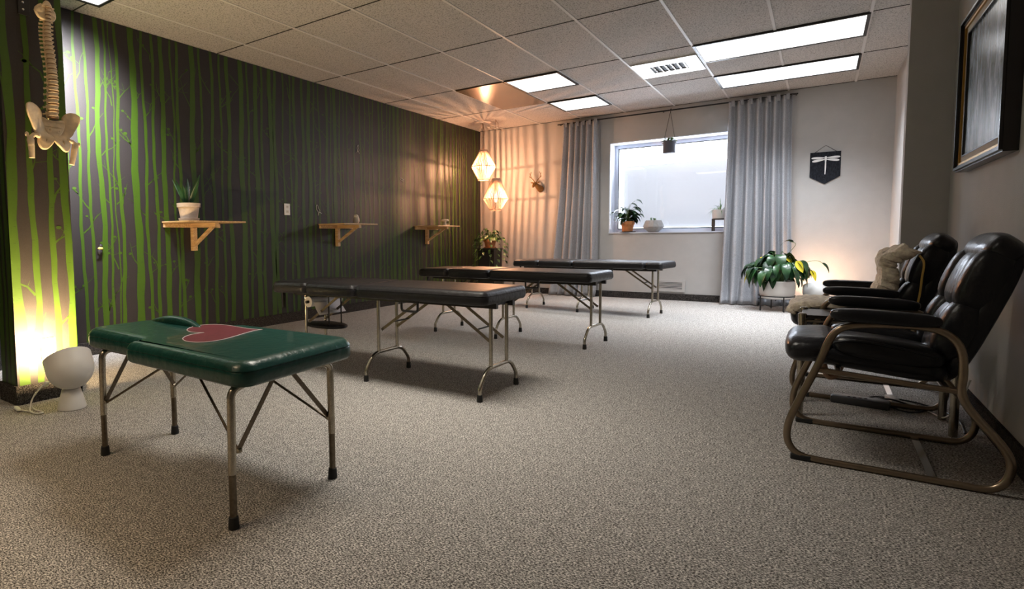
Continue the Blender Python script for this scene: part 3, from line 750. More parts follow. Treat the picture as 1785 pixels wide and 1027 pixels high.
cd1 = thing('lamp_cord', 'white lamp cord with inline switch coiled beside the left uplight', 'cord', (1.18, -6.90, 0))
q = MB(); q.tube(smooth_path([(1.25, -6.86, 0.14), (1.215, -6.885, 0.125), (1.19, -6.91, 0.09), (1.175, -6.935, 0.04), (1.185, -6.93, 0.008), (1.25, -6.93, 0.006), (1.30, -6.93, 0.006), (1.29, -6.955, 0.006), (1.235, -6.96, 0.006), (1.20, -6.95, 0.02), (1.185, -6.93, 0.06), (1.19, -6.915, 0.09)], 7), 0.0035, 8); q.tube(smooth_path([(1.235, -6.955, 0.006), (1.18, -6.97, 0.005), (1.12, -6.985, 0.006)], 5), 0.0035, 8); q.build('cable', 'white', cd1)
MB().sup((1.222, -6.878, 0.128), (0.022, 0.011, 0.010), 0.6, 0.6, Matrix.Rotation(-0.6, 3, 'Y')).build('inline_switch', 'white', cd1)
MB().sup((1.13, -6.982, 0.010), (0.045, 0.010, 0.008), 0.6, 0.6, Matrix.Rotation(-0.15, 3, 'Z')).build('plug', 'white', cd1)

# outlets
def outlet(label, c, ux, nrm, w_, h_):
    t = thing('wall_outlet', label, 'outlet', c)
    c = Vector(c); ux = Vector(ux); nrm = Vector(nrm); uz = Vector((0, 0, 1))
    def bx_(cx, cz, ww, hh, d0, d1, m_, nm):
        p = [c+ux*(cx+i*ww/2)+uz*(cz+j*hh/2)+nrm*k2 for k2 in (d0, d1) for i, j in ((-1, -1), (1, -1), (1, 1), (-1, 1))]
        q = MB(); q.add(p, [(3, 2, 1, 0), (4, 5, 6, 7), (0, 1, 5, 4), (1, 2, 6, 5), (2, 3, 7, 6), (3, 0, 4, 7)]); return q.build(nm, m_, t, 0)
    bx_(0, 0, w_, h_, 0, 0.006, 'white', 'cover_plate')
    for sz in (-1, 1):
        bx_(0, sz*h_*0.2, w_*0.42, h_*0.24, 0.006, 0.0085, 'whitepot', 'socket')
        q = None
        for sx in (-1, 1): bx_(sx*w_*0.09, sz*h_*0.22, 0.003, 0.010, 0.0085, 0.0090, 'blackplastic', 'slot')
    return t
outlet('white outlet plate on the green birch wall between the first two shelves', (0.0012, -4.103, 1.162), (0, 1, 0), (1, 0, 0), 0.072, 0.116)
outlet('white outlet plate low on the lit face of the papered column', (PX1+0.0012, -6.787, 0.279), (0, 1, 0), (1, 0, 0), 0.068, 0.112)

# ================================================================== WALL SHELVES
def make_shelf():
    t = thing('wall_shelf', '', 'shelf', (0, 0, 0), 'pine bracket shelves on the green wall')
    MB().box((0.001, 0, 0.0), (0.38, 0.56, 0.014), 0.003).build('board', 'pine', t, 0)
    MB().box((0.0015, 0.01, -0.036), (0.030, 0.55, -0.001), 0.002).build('wall_cleat', 'pine', t, 0)
    q = MB(); q.box((0.0015, 0.262, -0.235), (0.042, 0.304, -0.036), 0.002); q.build('upright', 'pine', t, 0)
    q = MB(); q.box((0.030, 0.262, -0.034), (0.355, 0.304, -0.0005), 0.002); q.build('support_arm', 'pine', t, 0)
    q = MB(); q.beam((0.036, 0.283, -0.185), (0.30, 0.283, -0.030), 0.026, 0.024, (0, 1, 0)); q.build('diagonal_brace', 'pine', t, 0)
    return t
sh = make_shelf(); sh.location = (0, -5.48, 1.002); sh['label'] = 'pine wall shelf holding the snake plant, nearest the camera'
dup(sh, (0, -3.655, 1.006), 0, 'pine wall shelf holding the small cream bird figurine')
dup(sh, (0, -1.85, 1.003), 0, 'pine wall shelf holding the small mushroom ornament, nearest the corner lamps')

# ================================================================== PLANT HELPERS
def leaf(mb, base, d, L_, W_, droop=0.5, roll=0.0, n=7, fold=0.25, tipw=0.0, upv=Vector((0, 0, 1))):
    d = Vector(d).normalized(); side = d.cross(upv); side = side.normalized() if side.length > 1e-4 else Vector((1, 0, 0))
    nrm = side.cross(d).normalized()
    if roll: R2 = Matrix.Rotation(roll, 3, d); side = R2 @ side; nrm = R2 @ nrm
    p = Vector(base); pts = []; dd = d.copy()
    for i in range(n+1):
        t = i/n; wv = W_*(math.sin(PI*min(1, t**0.75))**0.8 if 0 < t < 1 else 0)*(1-0.25*t)+tipw*(1-t)*0
        wv = max(wv, 0.0008)
        pts.append((p.copy(), wv, nrm.copy(), side.copy()))
        p = p+dd*(L_/n); dd = (dd+Vector((0, 0, -1))*droop/n*1.6).normalized(); nrm = side.cross(dd).normalized()
    vs = []; fs = []
    for p, wv, nn, sd in pts: vs += [p-sd*wv/2+nn*wv*fold*0.5, p, p+sd*wv/2+nn*wv*fold*0.5]
    for i in range(n):
        a = i*3; fs += [(a, a+1, a+4, a+3), (a+1, a+2, a+5, a+4)]
    mb.add(vs, fs); return pts[-1][0]
def rdir(rr, elev0, elev1, az=None):
    a = rr.uniform(0, 2*PI) if az is None else az; e = rr.uniform(elev0, elev1)
    return Vector((math.cos(a)*math.cos(e), math.sin(a)*math.cos(e), math.sin(e)))

# snake plant on shelf 1
sx_, sy_, sz_ = 0.17, -5.335, 1.0165
t = thing('snake_plant', 'snake plant in a beige ceramic pot on the nearest pine shelf', 'potted plant', (sx_, sy_, sz_))
MB().lathe([(0.062, 0), (0.078, 0.002), (0.084, 0.022), (0.080, 0.024), (0.060, 0.014)], (sx_, sy_, sz_), 40).build('saucer', 'beigepot', t)
MB().lathe([(0.058, 0.012), (0.066, 0.014), (0.083, 0.112), (0.092, 0.114), (0.094, 0.146), (0.084, 0.147), (0.080, 0.132), (0.0, 0.130)], (sx_, sy_, sz_), 40, None, True, False).build('pot', 'beigepot', t)
q = MB(); rr = random.Random(4)
for az, el, L_, W_ in ((3.6, 1.05, 0.25, 0.022), (4.0, 1.2, 0.23, 0.042), (2.6, 1.3, 0.24, 0.045), (0.9, 1.25, 0.27, 0.055), (0.4, 1.15, 0.25, 0.046), (4.6, 1.35, 0.18, 0.038), (1.8, 1.45, 0.2, 0.03), (5.3, 1.3, 0.17, 0.022)):
    dd = Vector((math.cos(az)*math.cos(el), math.sin(az)*math.cos(el), math.sin(el)))
    leaf(q, (sx_+dd.x*0.04, sy_+dd.y*0.04, sz_+0.128), dd, L_, W_, -0.05, rr.uniform(-0.7, 0.7), 8, 0.5, upv=Vector((0.9, -0.4, 0.1)))
q.build('leaves', 'leaf_dark', t, 60)
# bird figurine
fx, fy, fz = 0.28, -3.35, 1.0205
t = thing('bird_figurine', 'small cream stoneware bird figurine on the middle pine shelf', 'figurine', (fx, fy, fz))
q = MB(); q.lathe([(0.022, 0), (0.032, 0.010), (0.036, 0.030), (0.034, 0.055), (0.028, 0.075), (0.022, 0.090), (0.012, 0.100), (0.001, 0.103)], (fx, fy, fz), 24); q.sup((fx+0.004, fy-0.012, fz+0.080), (0.020, 0.024, 0.020), 1, 1); q.build('body', 'figure', t, 60)
MB().lathe([(0.006, 0), (0.0005, 0.014)], (fx+0.010, fy-0.034, fz+0.078), 8, Matrix.Rotation(PI/2, 3, 'X')).build('beak', 'figure', t)
MB().sup((fx+0.021, fy-0.022, fz+0.084), (0.004, 0.004, 0.004), 1, 1, None, 8, 6).build('eye', 'birdblack', t)
# mushroom ornament
fx, fy, fz = 0.30, -1.55, 1.0175
t = thing('mushroom_ornament', 'small flat-capped cream ornament on the farthest pine shelf', 'ornament', (fx, fy, fz))
MB().lathe([(0.030, 0), (0.026, 0.012), (0.018, 0.040), (0.020, 0.058)], (fx, fy, fz), 20).build('stem', 'figure', t)
MB().lathe([(0.020, 0.056), (0.050, 0.058), (0.056, 0.070), (0.050, 0.082), (0.020, 0.088), (0.001, 0.089)], (fx, fy, fz), 24).build('cap', 'figure', t)
tag(MB().sup((0.30, -1.47, 1.0175+0.0125), (0.020, 0.018, 0.0125), 0.9, 1).build('pebble', 'figure'), 'tiny cream pebble beside the flat-capped ornament on the farthest shelf', 'pebble')

# wire bird outlines & painted bird on the green wall
def wirebird(y, z, s_, rot, label):
    pts = [(-0.5, -0.9), (-0.2, -0.3), (-0.35, 0.2), (-0.15, 0.8), (0.1, 1.0), (0.3, 0.7), (0.22, 0.2), (0.35, -0.2), (0.15, -0.6), (0.5, -1.0), (0.0, -0.5)]
    q = MB(); P = [(0.005, y+s_*(u*math.cos(rot)-v*math.sin(rot)), z+s_*(u*math.sin(rot)+v*math.cos(rot))) for u, v in pts]
    q.tube(smooth_path(P, 4, True), 0.0022, 6, closed=True)
    for k in (1, 6): q.tube([(0.0002, P[k][1], P[k][2]), (0.0055, P[k][1], P[k][2])], 0.0015, 6)
    tag(q.build('wire_bird', 'wire'), label, 'wall ornament', 'wire birds on the green wall')
wirebird(-2.98, 1.90, 0.048, 0.0, 'pale wire bird high on the green wall above the middle shelf')
wirebird(-3.655, 1.17, 0.058, 0.5, 'pale wire bird just above the left end of the middle shelf')
wirebird(-2.12, 1.613, 0.040, 1.2, 'pale wire ring-like bird on the green wall above and left of the farthest shelf')
bd = thing('clip_bird', 'tiny black and yellow bird ornament clipped to the green wall near the column', 'ornament', (0.012, -5.998, 0.79))
MB().sup((0.014, -5.998, 0.782), (0.012, 0.018, 0.030), 1, 1, Matrix.Rotation(-0.2, 3, 'X'), 16, 10).build('body', 'birdblack', bd)
MB().sup((0.016, -5.994, 0.803), (0.0125, 0.020, 0.012), 1, 1, None, 16, 10).build('breast', 'birdyellow', bd)
MB().sup((0.016, -5.990, 0.822), (0.010, 0.013, 0.011), 1, 1, None, 14, 8).build('head', 'birdblack', bd)
MB().beam((0.010, -6.004, 0.765), (0.008, -6.016, 0.728), 0.012, 0.004, (0, 1, 0)).build('tail', 'birdblack', bd, 0)

# ================================================================== HANGING CAGE LAMPS
def pendant(label, c, ztop, zmid, zbot, power):
    x, y = c
    t = thing('pendant_lamp', label, 'lamp', (x, y, ztop), 'cane cage lamps in the corner')
    rt_, rm, rb = 0.052, 0.178, 0.082; n = 40
    q = MB()
    for k in range(n):
        a = 2*PI*k/n; ca, sa = math.cos(a), math.sin(a)
        q.tube([(x+rt_*ca, y+rt_*sa, ztop), (x+rm*ca, y+rm*sa, zmid), (x+rb*ca, y+rb*sa, zbot)], 0.0052, 5)
    q.build('cage', 'string', t)
    def ring(r_, z, th, m_, nm):
        MB().tube([(x+r_*math.cos(2*PI*k/48), y+r_*math.sin(2*PI*k/48), z) for k in range(48)], th, 8, closed=True).build(nm, m_, t)
    ring(rt_, ztop, 0.006, 'string', 'ring'); ring(rm, zmid, 0.0038, 'ringdark', 'ring'); ring(rb, zbot, 0.007, 'string', 'ring'); ring(rb, zbot+0.016, 0.003, 'ringdark', 'ring')
    q = MB(); q.tube([(x-rt_, y, ztop), (x+rt_, y, ztop)], 0.004, 6); q.build('cross_bar', 'string', t)
    q = MB(); q.lathe([(0.014, 0), (0.016, 0.005), (0.016, 0.05), (0.008, 0.06)], (x, y, zmid+0.055), 16); q.build('socket', 'string', t)
    q = MB(); q.lathe([(0.001, -0.055), (0.014, -0.045), (0.021, -0.015), (0.020, 0.010), (0.016, 0.040), (0.013, 0.055)], (x, y, zmid), 20); bo = q.build('bulb', 'clearbulb', t)
    MB().tube([(x, y, zmid-0.035), (x, y, zmid+0.02)], 0.0035, 8).build('filament', 'bulb', bo)
    ptlight('pendant_glow', (x+0.008, y-0.006, zmid-0.008), power, (1.0, 0.50, 0.26), 0.008, t)
    return t
p1 = pendant('upper cane cage lamp hanging in the far left corner', (0.38, -0.60), 2.127, 1.886, 1.695, 34)
q = MB(); q.tube(smooth_path([(0.38, -0.60, 2.127), (0.378, -0.60, 2.3), (0.372, -0.60, 2.45), (0.365, -0.59, H-0.02)], 4), 0.0035, 8); q.tube([(0.38, -0.60, 2.127), (0.38, -0.60, 1.99)], 0.003, 8)
q.tube(smooth_path([(0.365, -0.59, H-0.02), (0.34, -0.56, H-0.004), (0.22, -0.30, H-0.012), (0.12, -0.08, H-0.03), (0.06, -0.03, H-0.10)], 5), 0.0035, 8); q.build('cord', 'cord', p1)
p2 = pendant('lower cane cage lamp hanging in the far left corner', (0.64, -0.72), 1.685, 1.400, 1.240, 34)
q = MB(); q.tube(smooth_path([(0.64, -0.72, 1.685), (0.645, -0.722, 2.1), (0.635, -0.72, H-0.02)], 4), 0.0035, 8); q.tube([(0.64, -0.72, 1.685), (0.64, -0.72, 1.5)], 0.003, 8); q.tube(smooth_path([(0.635, -0.72, H-0.02), (0.56, -0.5, H-0.008), (0.42, -0.2, H-0.012), (0.40, -0.012, H-0.04)], 5), 0.003, 8); q.build('cord', 'cord', p2)
for (x, y) in ((0.365, -0.59), (0.635, -0.72)):
    tag(MB().tube(smooth_path([(x, y, H), (x, y, H-0.018), (x+0.010, y, H-0.028), (x+0.018, y, H-0.018)], 4), 0.0025, 8).build('ceiling_hook', 'ringdark'), 'small hook in the ceiling holding the cord of the %s cage lamp' % ('upper' if y > -0.6 else 'lower'), 'hook')

# ================================================================== DEER HEAD
dx, dz = 0.965, 1.60
t = thing('deer_head', 'small antique brass deer head mounted on the wall left of the curtain', 'wall ornament', (dx, -0.005, dz))
q = MB()
q.tube([(dx+0.055, -0.001, dz-0.045), (dx+0.045, -0.03, dz-0.030), (dx+0.020, -0.065, dz+0.005), (dx-0.004, -0.09, dz+0.035)], [0.050, 0.048, 0.034, 0.026], 18, flat=1.0)
q.tube([(dx+0.010, -0.075, dz+0.048), (dx-0.008, -0.10, dz+0.030), (dx-0.020, -0.12, dz+0.000), (dx-0.025, -0.128, dz-0.018)], [0.020, 0.030, 0.019, 0.011], 18)
q.build('head', 'deer', t, 60)
for sd in (-1, 1):
    q = MB(); q.tube([(dx+sd*0.022, -0.085, dz+0.048), (dx+sd*0.05, -0.09, dz+0.055), (dx+sd*0.075, -0.085, dz+0.060)], [0.008, 0.012, 0.002], 10, flat=0.4); q.build('ear', 'deer', t)
    q = MB(); q.tube(smooth_path([(dx+sd*0.012, -0.085, dz+0.06), (dx+sd*0.035, -0.08, dz+0.095), (dx+sd*0.068, -0.08, dz+0.13), (dx+sd*0.078, -0.085, dz+0.175), (dx+sd*0.062, -0.09, dz+0.215)], 5), [0.0065]*6+[0.0055]*8+[0.0045]*6+[0.002], 8)
    q.tube([(dx+sd*0.066, -0.08, dz+0.126), (dx+sd*0.095, -0.085, dz+0.142), (dx+sd*0.098, -0.088, dz+0.165)], [0.005, 0.004, 0.0015], 8)
    q.tube([(dx+sd*0.077, -0.085, dz+0.165), (dx+sd*0.098, -0.09, dz+0.200)], [0.0045, 0.0015], 8); q.build('antler', 'deer', t)
q = MB()
for sd in (-1, 1): q.sup((dx+sd*0.022-0.008, -0.108, dz+0.028), (0.004, 0.004, 0.004), 1, 1, None, 8, 6)
q.build('eyes', 'birdblack', t)

# ================================================================== DRAGONFLY BANNER
t = thing('wall_banner', 'black felt pennant with a white dragonfly hanging on the window wall', 'wall hanging', (4.413, -0.004, 1.6))
X0, X1 = 4.272, 4.553
flatshape('felt_pennant', [[(X0, 1.778), (X1, 1.778), (X1, 1.50), ((X0+X1)/2, 1.415), (X0, 1.50)]], 0.002, 0, 'banner', t, lambda u, v, w_: (u, -0.006-w_, v), 0)
xc = (X0+X1)/2+0.003
def wing(sd, a0, l0, w0, zc):
    P = []
    for k in range(20):
        a = 2*PI*k/20; u = (1+math.cos(a))/2; v = math.sin(a)*w0*(0.45+0.55*u)
        P.append((xc+sd*(0.004+u*l0*math.cos(a0))-0*v, zc+u*l0*math.sin(a0)+v))
    return P if sd > 0 else P[::-1]
for nm, rg in (('upper_wing', wing(-1, 0.02, 0.128, 0.016, 1.712)), ('upper_wing', wing(1, 0.02, 0.128, 0.016, 1.712)), ('lower_wing', wing(-1, -0.14, 0.122, 0.018, 1.694)), ('lower_wing', wing(1, -0.14, 0.122, 0.018, 1.694))):
    flatshape(nm, [rg], 0.0012, 0, 'cutout', t, lambda u, v, w_: (u, -0.0096-w_, v), 0)
q = MB(); q.tube([(xc, -0.011, 1.728), (xc, -0.011, 1.712), (xc, -0.011, 1.690), (xc, -0.011, 1.665), (xc, -0.011, 1.60), (xc-0.002, -0.011, 1.525)], [0.008, 0.011, 0.009, 0.006, 0.007, 0.004], 10, flat=0.3); q.build('dragonfly_body', 'cutout', t)
MB().tube([(X0+0.04, -0.006, 1.776), (4.413, -0.004, 1.852), (X1-0.04, -0.006, 1.776)], 0.0022, 6).build('hanging_cord', 'blackplastic', t)

# ================================================================== WALL REGISTER
t = thing('wall_register', 'white louvred air register low on the wall under the window', 'air vent', (2.81, -0.01, 0.19))
q = MB(); ringbox(q, 2.624, 0.112, 2.997, 0.270, -0.012, -0.0005, 0.034); q.build('frame', 'wall', t, 0)
MB().box((2.658, -0.003, 0.146), (2.963, -0.0005, 0.236)).build('backing', 'darkholes', t, 0)
for k in range(5):
    z = 0.156+k*0.0175; MB().beam((2.658, -0.008, z), (2.963, -0.008, z), 0.0115, 0.002, (0, 0.6, 0.6)).build('louvre', 'wall', t, 0)

# ================================================================== WINDOW SILL PLANTS
SZ = WZ0+0.012
x, y = 2.245, 0.075
t = thing('potted_plant', 'leafy green plant in a terracotta pot at the left end of the window sill', 'potted plant', (x, y, SZ))
MB().lathe([(0.085, 0), (0.105, 0.002), (0.110, 0.012), (0.104, 0.013), (0.09, 0.006)], (x, y, SZ), 32).build('saucer', 'blackplastic', t)
MB().lathe([(0.062, 0.006), (0.066, 0.008), (0.083, 0.105), (0.092, 0.106), (0.096, 0.152), (0.088, 0.153), (0.085, 0.135), (0.0, 0.133)], (x, y, SZ), 36, None, True, False).build('pot', 'terracotta', t)
q = MB(); st = MB(); rr = random.Random(12)
for k in range(64):
    a = rr.uniform(0, 2*PI); d = rdir(rr, 0.2, 1.4, a); h_ = rr.uniform(0.02, 0.20); b0 = Vector((x, y, SZ+0.14)); p = b0+Vector((d.x*h_*0.75, d.y*h_*0.40, d.z*h_+0.02))
    st.tube([b0, (b0+p)/2+Vector((0, 0, 0.02)), p], 0.0022, 5); leaf(q, p, Vector((d.x, d.y*0.5, d.z*0.3-0.1)), rr.uniform(0.10, 0.15), rr.uniform(0.065, 0.09), 1.4, rr.uniform(-0.5, 0.5), 6)
for px_, pz_, L_ in ((0.03, 0.30, 0.15), (0.10, 0.36, 0.13), (0.09, 0.22, 0.12), (-0.17, 0.16, 0.08), (0.14, 0.12, 0.11)):
    p = Vector((x+px_, y-0.02, SZ+0.14+pz_*0.8)); st.tube(smooth_path([(x, y, SZ+0.14), (x+px_*0.3, y, SZ+0.14+pz_*0.6), p], 4), 0.0025, 5)
    leaf(q, p, (1 if px_ > 0 else -1, -0.2, 0.3), L_, 0.06, 1.3, 0.3, 7)
q.v = [(max(v[0], WX0+0.02) if v[1] > -0.02 else v[0], min(v[1], gy-0.01), max(v[2], SZ+0.01) if v[1] > -0.02 else v[2]) for v in q.v]
q.build('foliage', 'leaf_dark', t, 60); st.build('stems', 'stem', t)
x, y = 2.585, 0.06
t = thing('bowl_planter', 'grey faceted concrete bowl planter with tiny succulents on the window sill', 'potted plant', (x, y, SZ))
MB().lathe([(0.055, 0), (0.062, 0.002), (0.122, 0.052), (0.130, 0.070), (0.126, 0.088), (0.098, 0.156), (0.092, 0.156), (0.094, 0.140), (0.0, 0.135)], (x, y, SZ), 12, Matrix.Rotation(0.2, 3, 'Z'), True, False).build('bowl', 'greypot', t, 12)
q = MB(); rr = random.Random(3)
for k in range(5):
    c = Vector((x+rr.uniform(-0.05, 0.03), y+rr.uniform(-0.03, 0.03), SZ+0.145+rr.uniform(0, 0.03)))
    q.tube([(c.x, c.y, SZ+0.135), c], 0.003, 5)
    for j in range(9): leaf(q, c, rdir(rr, 0.1, 1.2, j*0.7), 0.026, 0.014, 0.1, 0, 3, 0.4)
q.build('succulents', 'leaf_light', t, 60)
x, y = 3.37, 0.065
t = thing('spider_plant', 'spider plant in a cream pot on a low dark stand, right end of sill', 'potted plant', (x, y, SZ))
q = MB(); q.tube([(x+0.088*math.cos(a*PI/20), y+0.075*math.sin(a*PI/20), SZ+0.150) for a in range(40)], 0.008, 8, closed=True)
q.build('stand_ring', 'darkwood', t)
for ax, ay in ((-0.075, -0.055), (0.075, -0.055), (-0.075, 0.055), (0.075, 0.055)): MB().box((x+ax-0.011, y+ay-0.011, SZ), (x+ax+0.011, y+ay+0.011, SZ+0.152), 0.002).build('stand_leg', 'darkwood', t, 0)
MB().lathe([(0.060, 0.156), (0.088, 0.160), (0.090, 0.180), (0.093, 0.268), (0.086, 0.268), (0.084, 0.255), (0.0, 0.252)], (x, y, SZ), 32, None, True, False).build('pot', 'whitepot', t)
q = MB(); rr = random.Random(9)
for k in range(30):
    d = rdir(rr, 0.4, 1.3); leaf(q, (x+d.x*0.03, y+d.y*0.03, SZ+0.252), Vector((d.x, d.y*0.5, d.z)), rr.uniform(0.10, 0.19), 0.012, rr.uniform(1.0, 2.4), 0, 9, 0.3)
q.build('foliage', 'leaf_light', t, 60)

# hanging planter
x, y = 2.80, -0.135
t = thing('hanging_planter', 'slate grey pot of trailing succulent hanging by a black strap before the window', 'hanging planter', (x, y, 1.905))
MB().lathe([(0.070, 0), (0.076, 0.004), (0.077, 0.150), (0.073, 0.152), (0.070, 0.140), (0.0, 0.138)], (x, y, 1.905), 32, None, True, False).build('pot', 'darkpot', t)
q = MB()
for sd in (-1, 1): q.beam((x+sd*0.072, y, 2.03), (x, y+0.03, 2.435), 0.014, 0.003, (0, 1, 0.0))
q.tube(smooth_path([(x, y+0.03, 2.43), (x+0.008, y+0.045, 2.462), (x, y+0.055, 2.472), (x-0.006, y+0.04, 2.46)], 4), 0.004, 8); q.build('strap', 'blackplastic', t)
q = MB()
for sd in (-1, 1): q.lathe([(0.0, -0.006), (0.010, -0.005), (0.010, 0.005), (0.0, 0.006)], (x+sd*0.082, y, 2.03), 12, Matrix.Rotation(PI/2, 3, 'Y'), False, False)
q.build('rivet', 'chrome', t)
q = MB(); rr = random.Random(2)
for k in range(26):
    d = rdir(rr, -0.1, 1.1); leaf(q, (x+d.x*0.045, y+d.y*0.045, 2.045+rr.uniform(0, 0.04)), d, rr.uniform(0.04, 0.075), 0.034, 0.8, rr.uniform(-0.5, 0.5), 5)
q.build('foliage', 'leaf_light', t, 60)

# ================================================================== CORNER POTHOS ON BLACK STAND
x, y = 0.40, -0.44
stt = thing('plant_stand', 'black box plant stand in the far left corner', 'plant stand', (x, y, 0))
q = MB(); q.box((x-0.14, y-0.14, 0.66), (x+0.14, y+0.14, 0.69), 0.004); q.build('top', 'blackmetal', stt, 0)
q = MB(); q.box((x-0.13, y-0.13, 0.03), (x+0.13, y+0.13, 0.66)); q.build('cabinet', 'blackmetal', stt, 0)
for sx2 in (-1, 1):
    for sy2 in (-1, 1): MB().box((x+sx2*0.11-0.015, y+sy2*0.11-0.015, 0), (x+sx2*0.11+0.015, y+sy2*0.11+0.015, 0.03)).build('foot', 'blackmetal', stt, 0)
MB().box((x-0.115, y-0.134, 0.05), (x+0.115, y-0.130, 0.64)).build('door', 'blackplastic', stt, 0)
t = thing('pothos', 'trailing pothos in a terracotta pot on the black corner stand', 'potted plant', (x, y, 0.69))
zp = 0.69
MB().lathe([(0.075, 0), (0.092, 0.002), (0.096, 0.016), (0.090, 0.017), (0.07, 0.008)], (x, y, zp), 32).build('saucer', 'terracotta', t)
MB().lathe([(0.060, 0.008), (0.066, 0.010), (0.086, 0.095), (0.097, 0.096), (0.100, 0.135), (0.092, 0.136), (0.088, 0.12), (0.0, 0.118)], (x, y, zp), 32, None, True, False).build('pot', 'terracotta', t)
q = MB(); st = MB(); rr = random.Random(31)
for k in range(90):
    d = rdir(rr, 0.1, 1.3); h_ = rr.uniform(0.04, 0.19); b0 = Vector((x, y, zp+0.12)); p = b0+d*h_
    st.tube([b0, p], 0.002, 5); leaf(q, p, Vector((d.x, d.y, -0.1)), rr.uniform(0.05, 0.085), rr.uniform(0.035, 0.055), 1.2, rr.uniform(-0.6, 0.6), 6)
for az in (-2.6, -2.1, -1.6, -1.1, -0.6, -0.1, 0.4, 2.9):
    p = Vector((x+0.09*math.cos(az), y+0.09*math.sin(az), zp+0.14)); ln = rr.uniform(0.25, 0.42); last = p; pts = [p]
    for j in range(9):
        tt = (j+1)/9; n_ = Vector((p.x+math.cos(az)*0.135*min(1, tt*2.2)+rr.uniform(-0.008, 0.008), p.y+math.sin(az)*0.135*min(1, tt*2.2), p.z+0.02*math.sin(tt*PI)-ln*max(0, (tt-0.35)/0.65)**1.2)); pts.append(n_)
        leaf(q, n_, Vector((math.cos(az+rr.uniform(-1.2, 1.2)), math.sin(az+rr.uniform(-1, 1)), -0.3)), rr.uniform(0.055, 0.08), rr.uniform(0.036, 0.05), 1.0, rr.uniform(-0.8, 0.8), 5)
    st.tube(smooth_path(pts, 3), 0.002, 5)
q.build('foliage', 'leaf_mid', t, 60); st.build('vines', 'stem', t)

# ================================================================== FLOOR PLANT RIGHT
x, y = 4.02, -0.50
t = thing('peace_lily', 'large drooping broad-leaved plant in a cream pot on a black wire stand near the window', 'potted plant', (x, y, 0))
q = MB()
q.tube([(x+0.178*math.cos(a*PI/24), y+0.178*math.sin(a*PI/24), 0.165) for a in range(48)], 0.006, 8, closed=True); q.tube([(x-0.178, y, 0.125), (x+0.178, y, 0.125)], 0.005, 6); q.tube([(x, y-0.178, 0.125), (x, y+0.178, 0.125)], 0.005, 6); q.build('stand_ring', 'blackmetal', t)
for a in (-2.5, -1.15, 0.45, 1.9): MB().tube([(x+0.182*math.cos(a), y+0.182*math.sin(a), 0.0), (x+0.182*math.cos(a), y+0.182*math.sin(a), 0.17)], 0.0065, 8).build('stand_leg', 'blackmetal', t)
MB().lathe([(0.13, 0.132), (0.150, 0.136), (0.170, 0.20), (0.172, 0.33), (0.165, 0.335), (0.160, 0.31), (0.0, 0.305)], (x, y, 0), 40, None, True, False).build('pot', 'whitepot', t)
q = MB(); st = MB(); yl = MB(); rr = random.Random(44)
for k in range(70):
    a = rr.uniform(0, 2*PI); rad = rr.uniform(0.04, 0.24); h_ = 0.43+0.23*(1-rad/0.3)+rr.uniform(-0.04, 0.05)
    ya = math.sin(a)*rad*0.85; p = Vector((x+math.cos(a)*rad*1.15, min(y+ya, -0.2), h_)); b0 = Vector((x+math.cos(a)*0.03, y+math.sin(a)*0.03, 0.30))
    st.tube(smooth_path([b0, b0.lerp(p, 0.5)+Vector((0, 0, 0.07)), p], 4), 0.003, 5)
    leaf(q if k % 40 else yl, p, Vector((math.cos(a), math.sin(a)*0.8, -0.25)), rr.uniform(0.16, 0.23), rr.uniform(0.085, 0.12), 2.3, rr.uniform(-0.5, 0.5), 8, 0.3)
for pts, L_ in (([(x, y, 0.3), (x+0.08, y, 0.6), (x+0.16, y-0.02, 0.74), (x+0.10, y-0.03, 0.77)], 0.16), ([(x, y, 0.3), (x+0.22, y, 0.52), (x+0.36, y, 0.56), (x+0.43, y, 0.50)], 0.14)):
    P = smooth_path(pts, 5); st.tube(P, 0.0028, 5); d = (P[-1]-P[-2]).normalized(); leaf(q, P[-4], d+Vector((0.6, 0, 0.1)), L_, 0.035, 1.6, 0.9, 8)
for k in range(46):
    a = rr.uniform(-PI, 0.3) if k % 3 else rr.uniform(0, PI); rad = rr.uniform(0.08, 0.20); p = Vector((x+math.cos(a)*rad, min(y+math.sin(a)*rad*0.9, -0.2), rr.uniform(0.36, 0.52)))
    b0 = Vector((x+math.cos(a)*0.04, y+math.sin(a)*0.04, 0.30)); st.tube([b0, b0.lerp(p, 0.5)+Vector((0, 0, 0.03)), p], 0.003, 5)
    leaf(q, p, Vector((math.cos(a), math.sin(a)*0.9, -0.1)), rr.uniform(0.15, 0.21), rr.uniform(0.07, 0.10), 2.5, rr.uniform(-0.8, 0.8), 8, 0.35)
leaf(yl, (x+0.17, y-0.1, 0.56), (0.5, -0.3, -0.6), 0.15, 0.08, 0.6, 1.2, 7); leaf(yl, (x+0.30, y-0.05, 0.46), (0.5, 0.0, -0.7), 0.13, 0.07, 0.8, 0.8, 7); leaf(yl, (x-0.25, y-0.12, 0.44), (-0.5, -0.2, -0.8), 0.16, 0.06, 0.8, 0.6, 7)
q.build('leaves', 'leaf_dark', t, 60); st.build('stems', 'stem', t); yl.build('yellowed_leaves', 'leaf_yellow', t, 60)

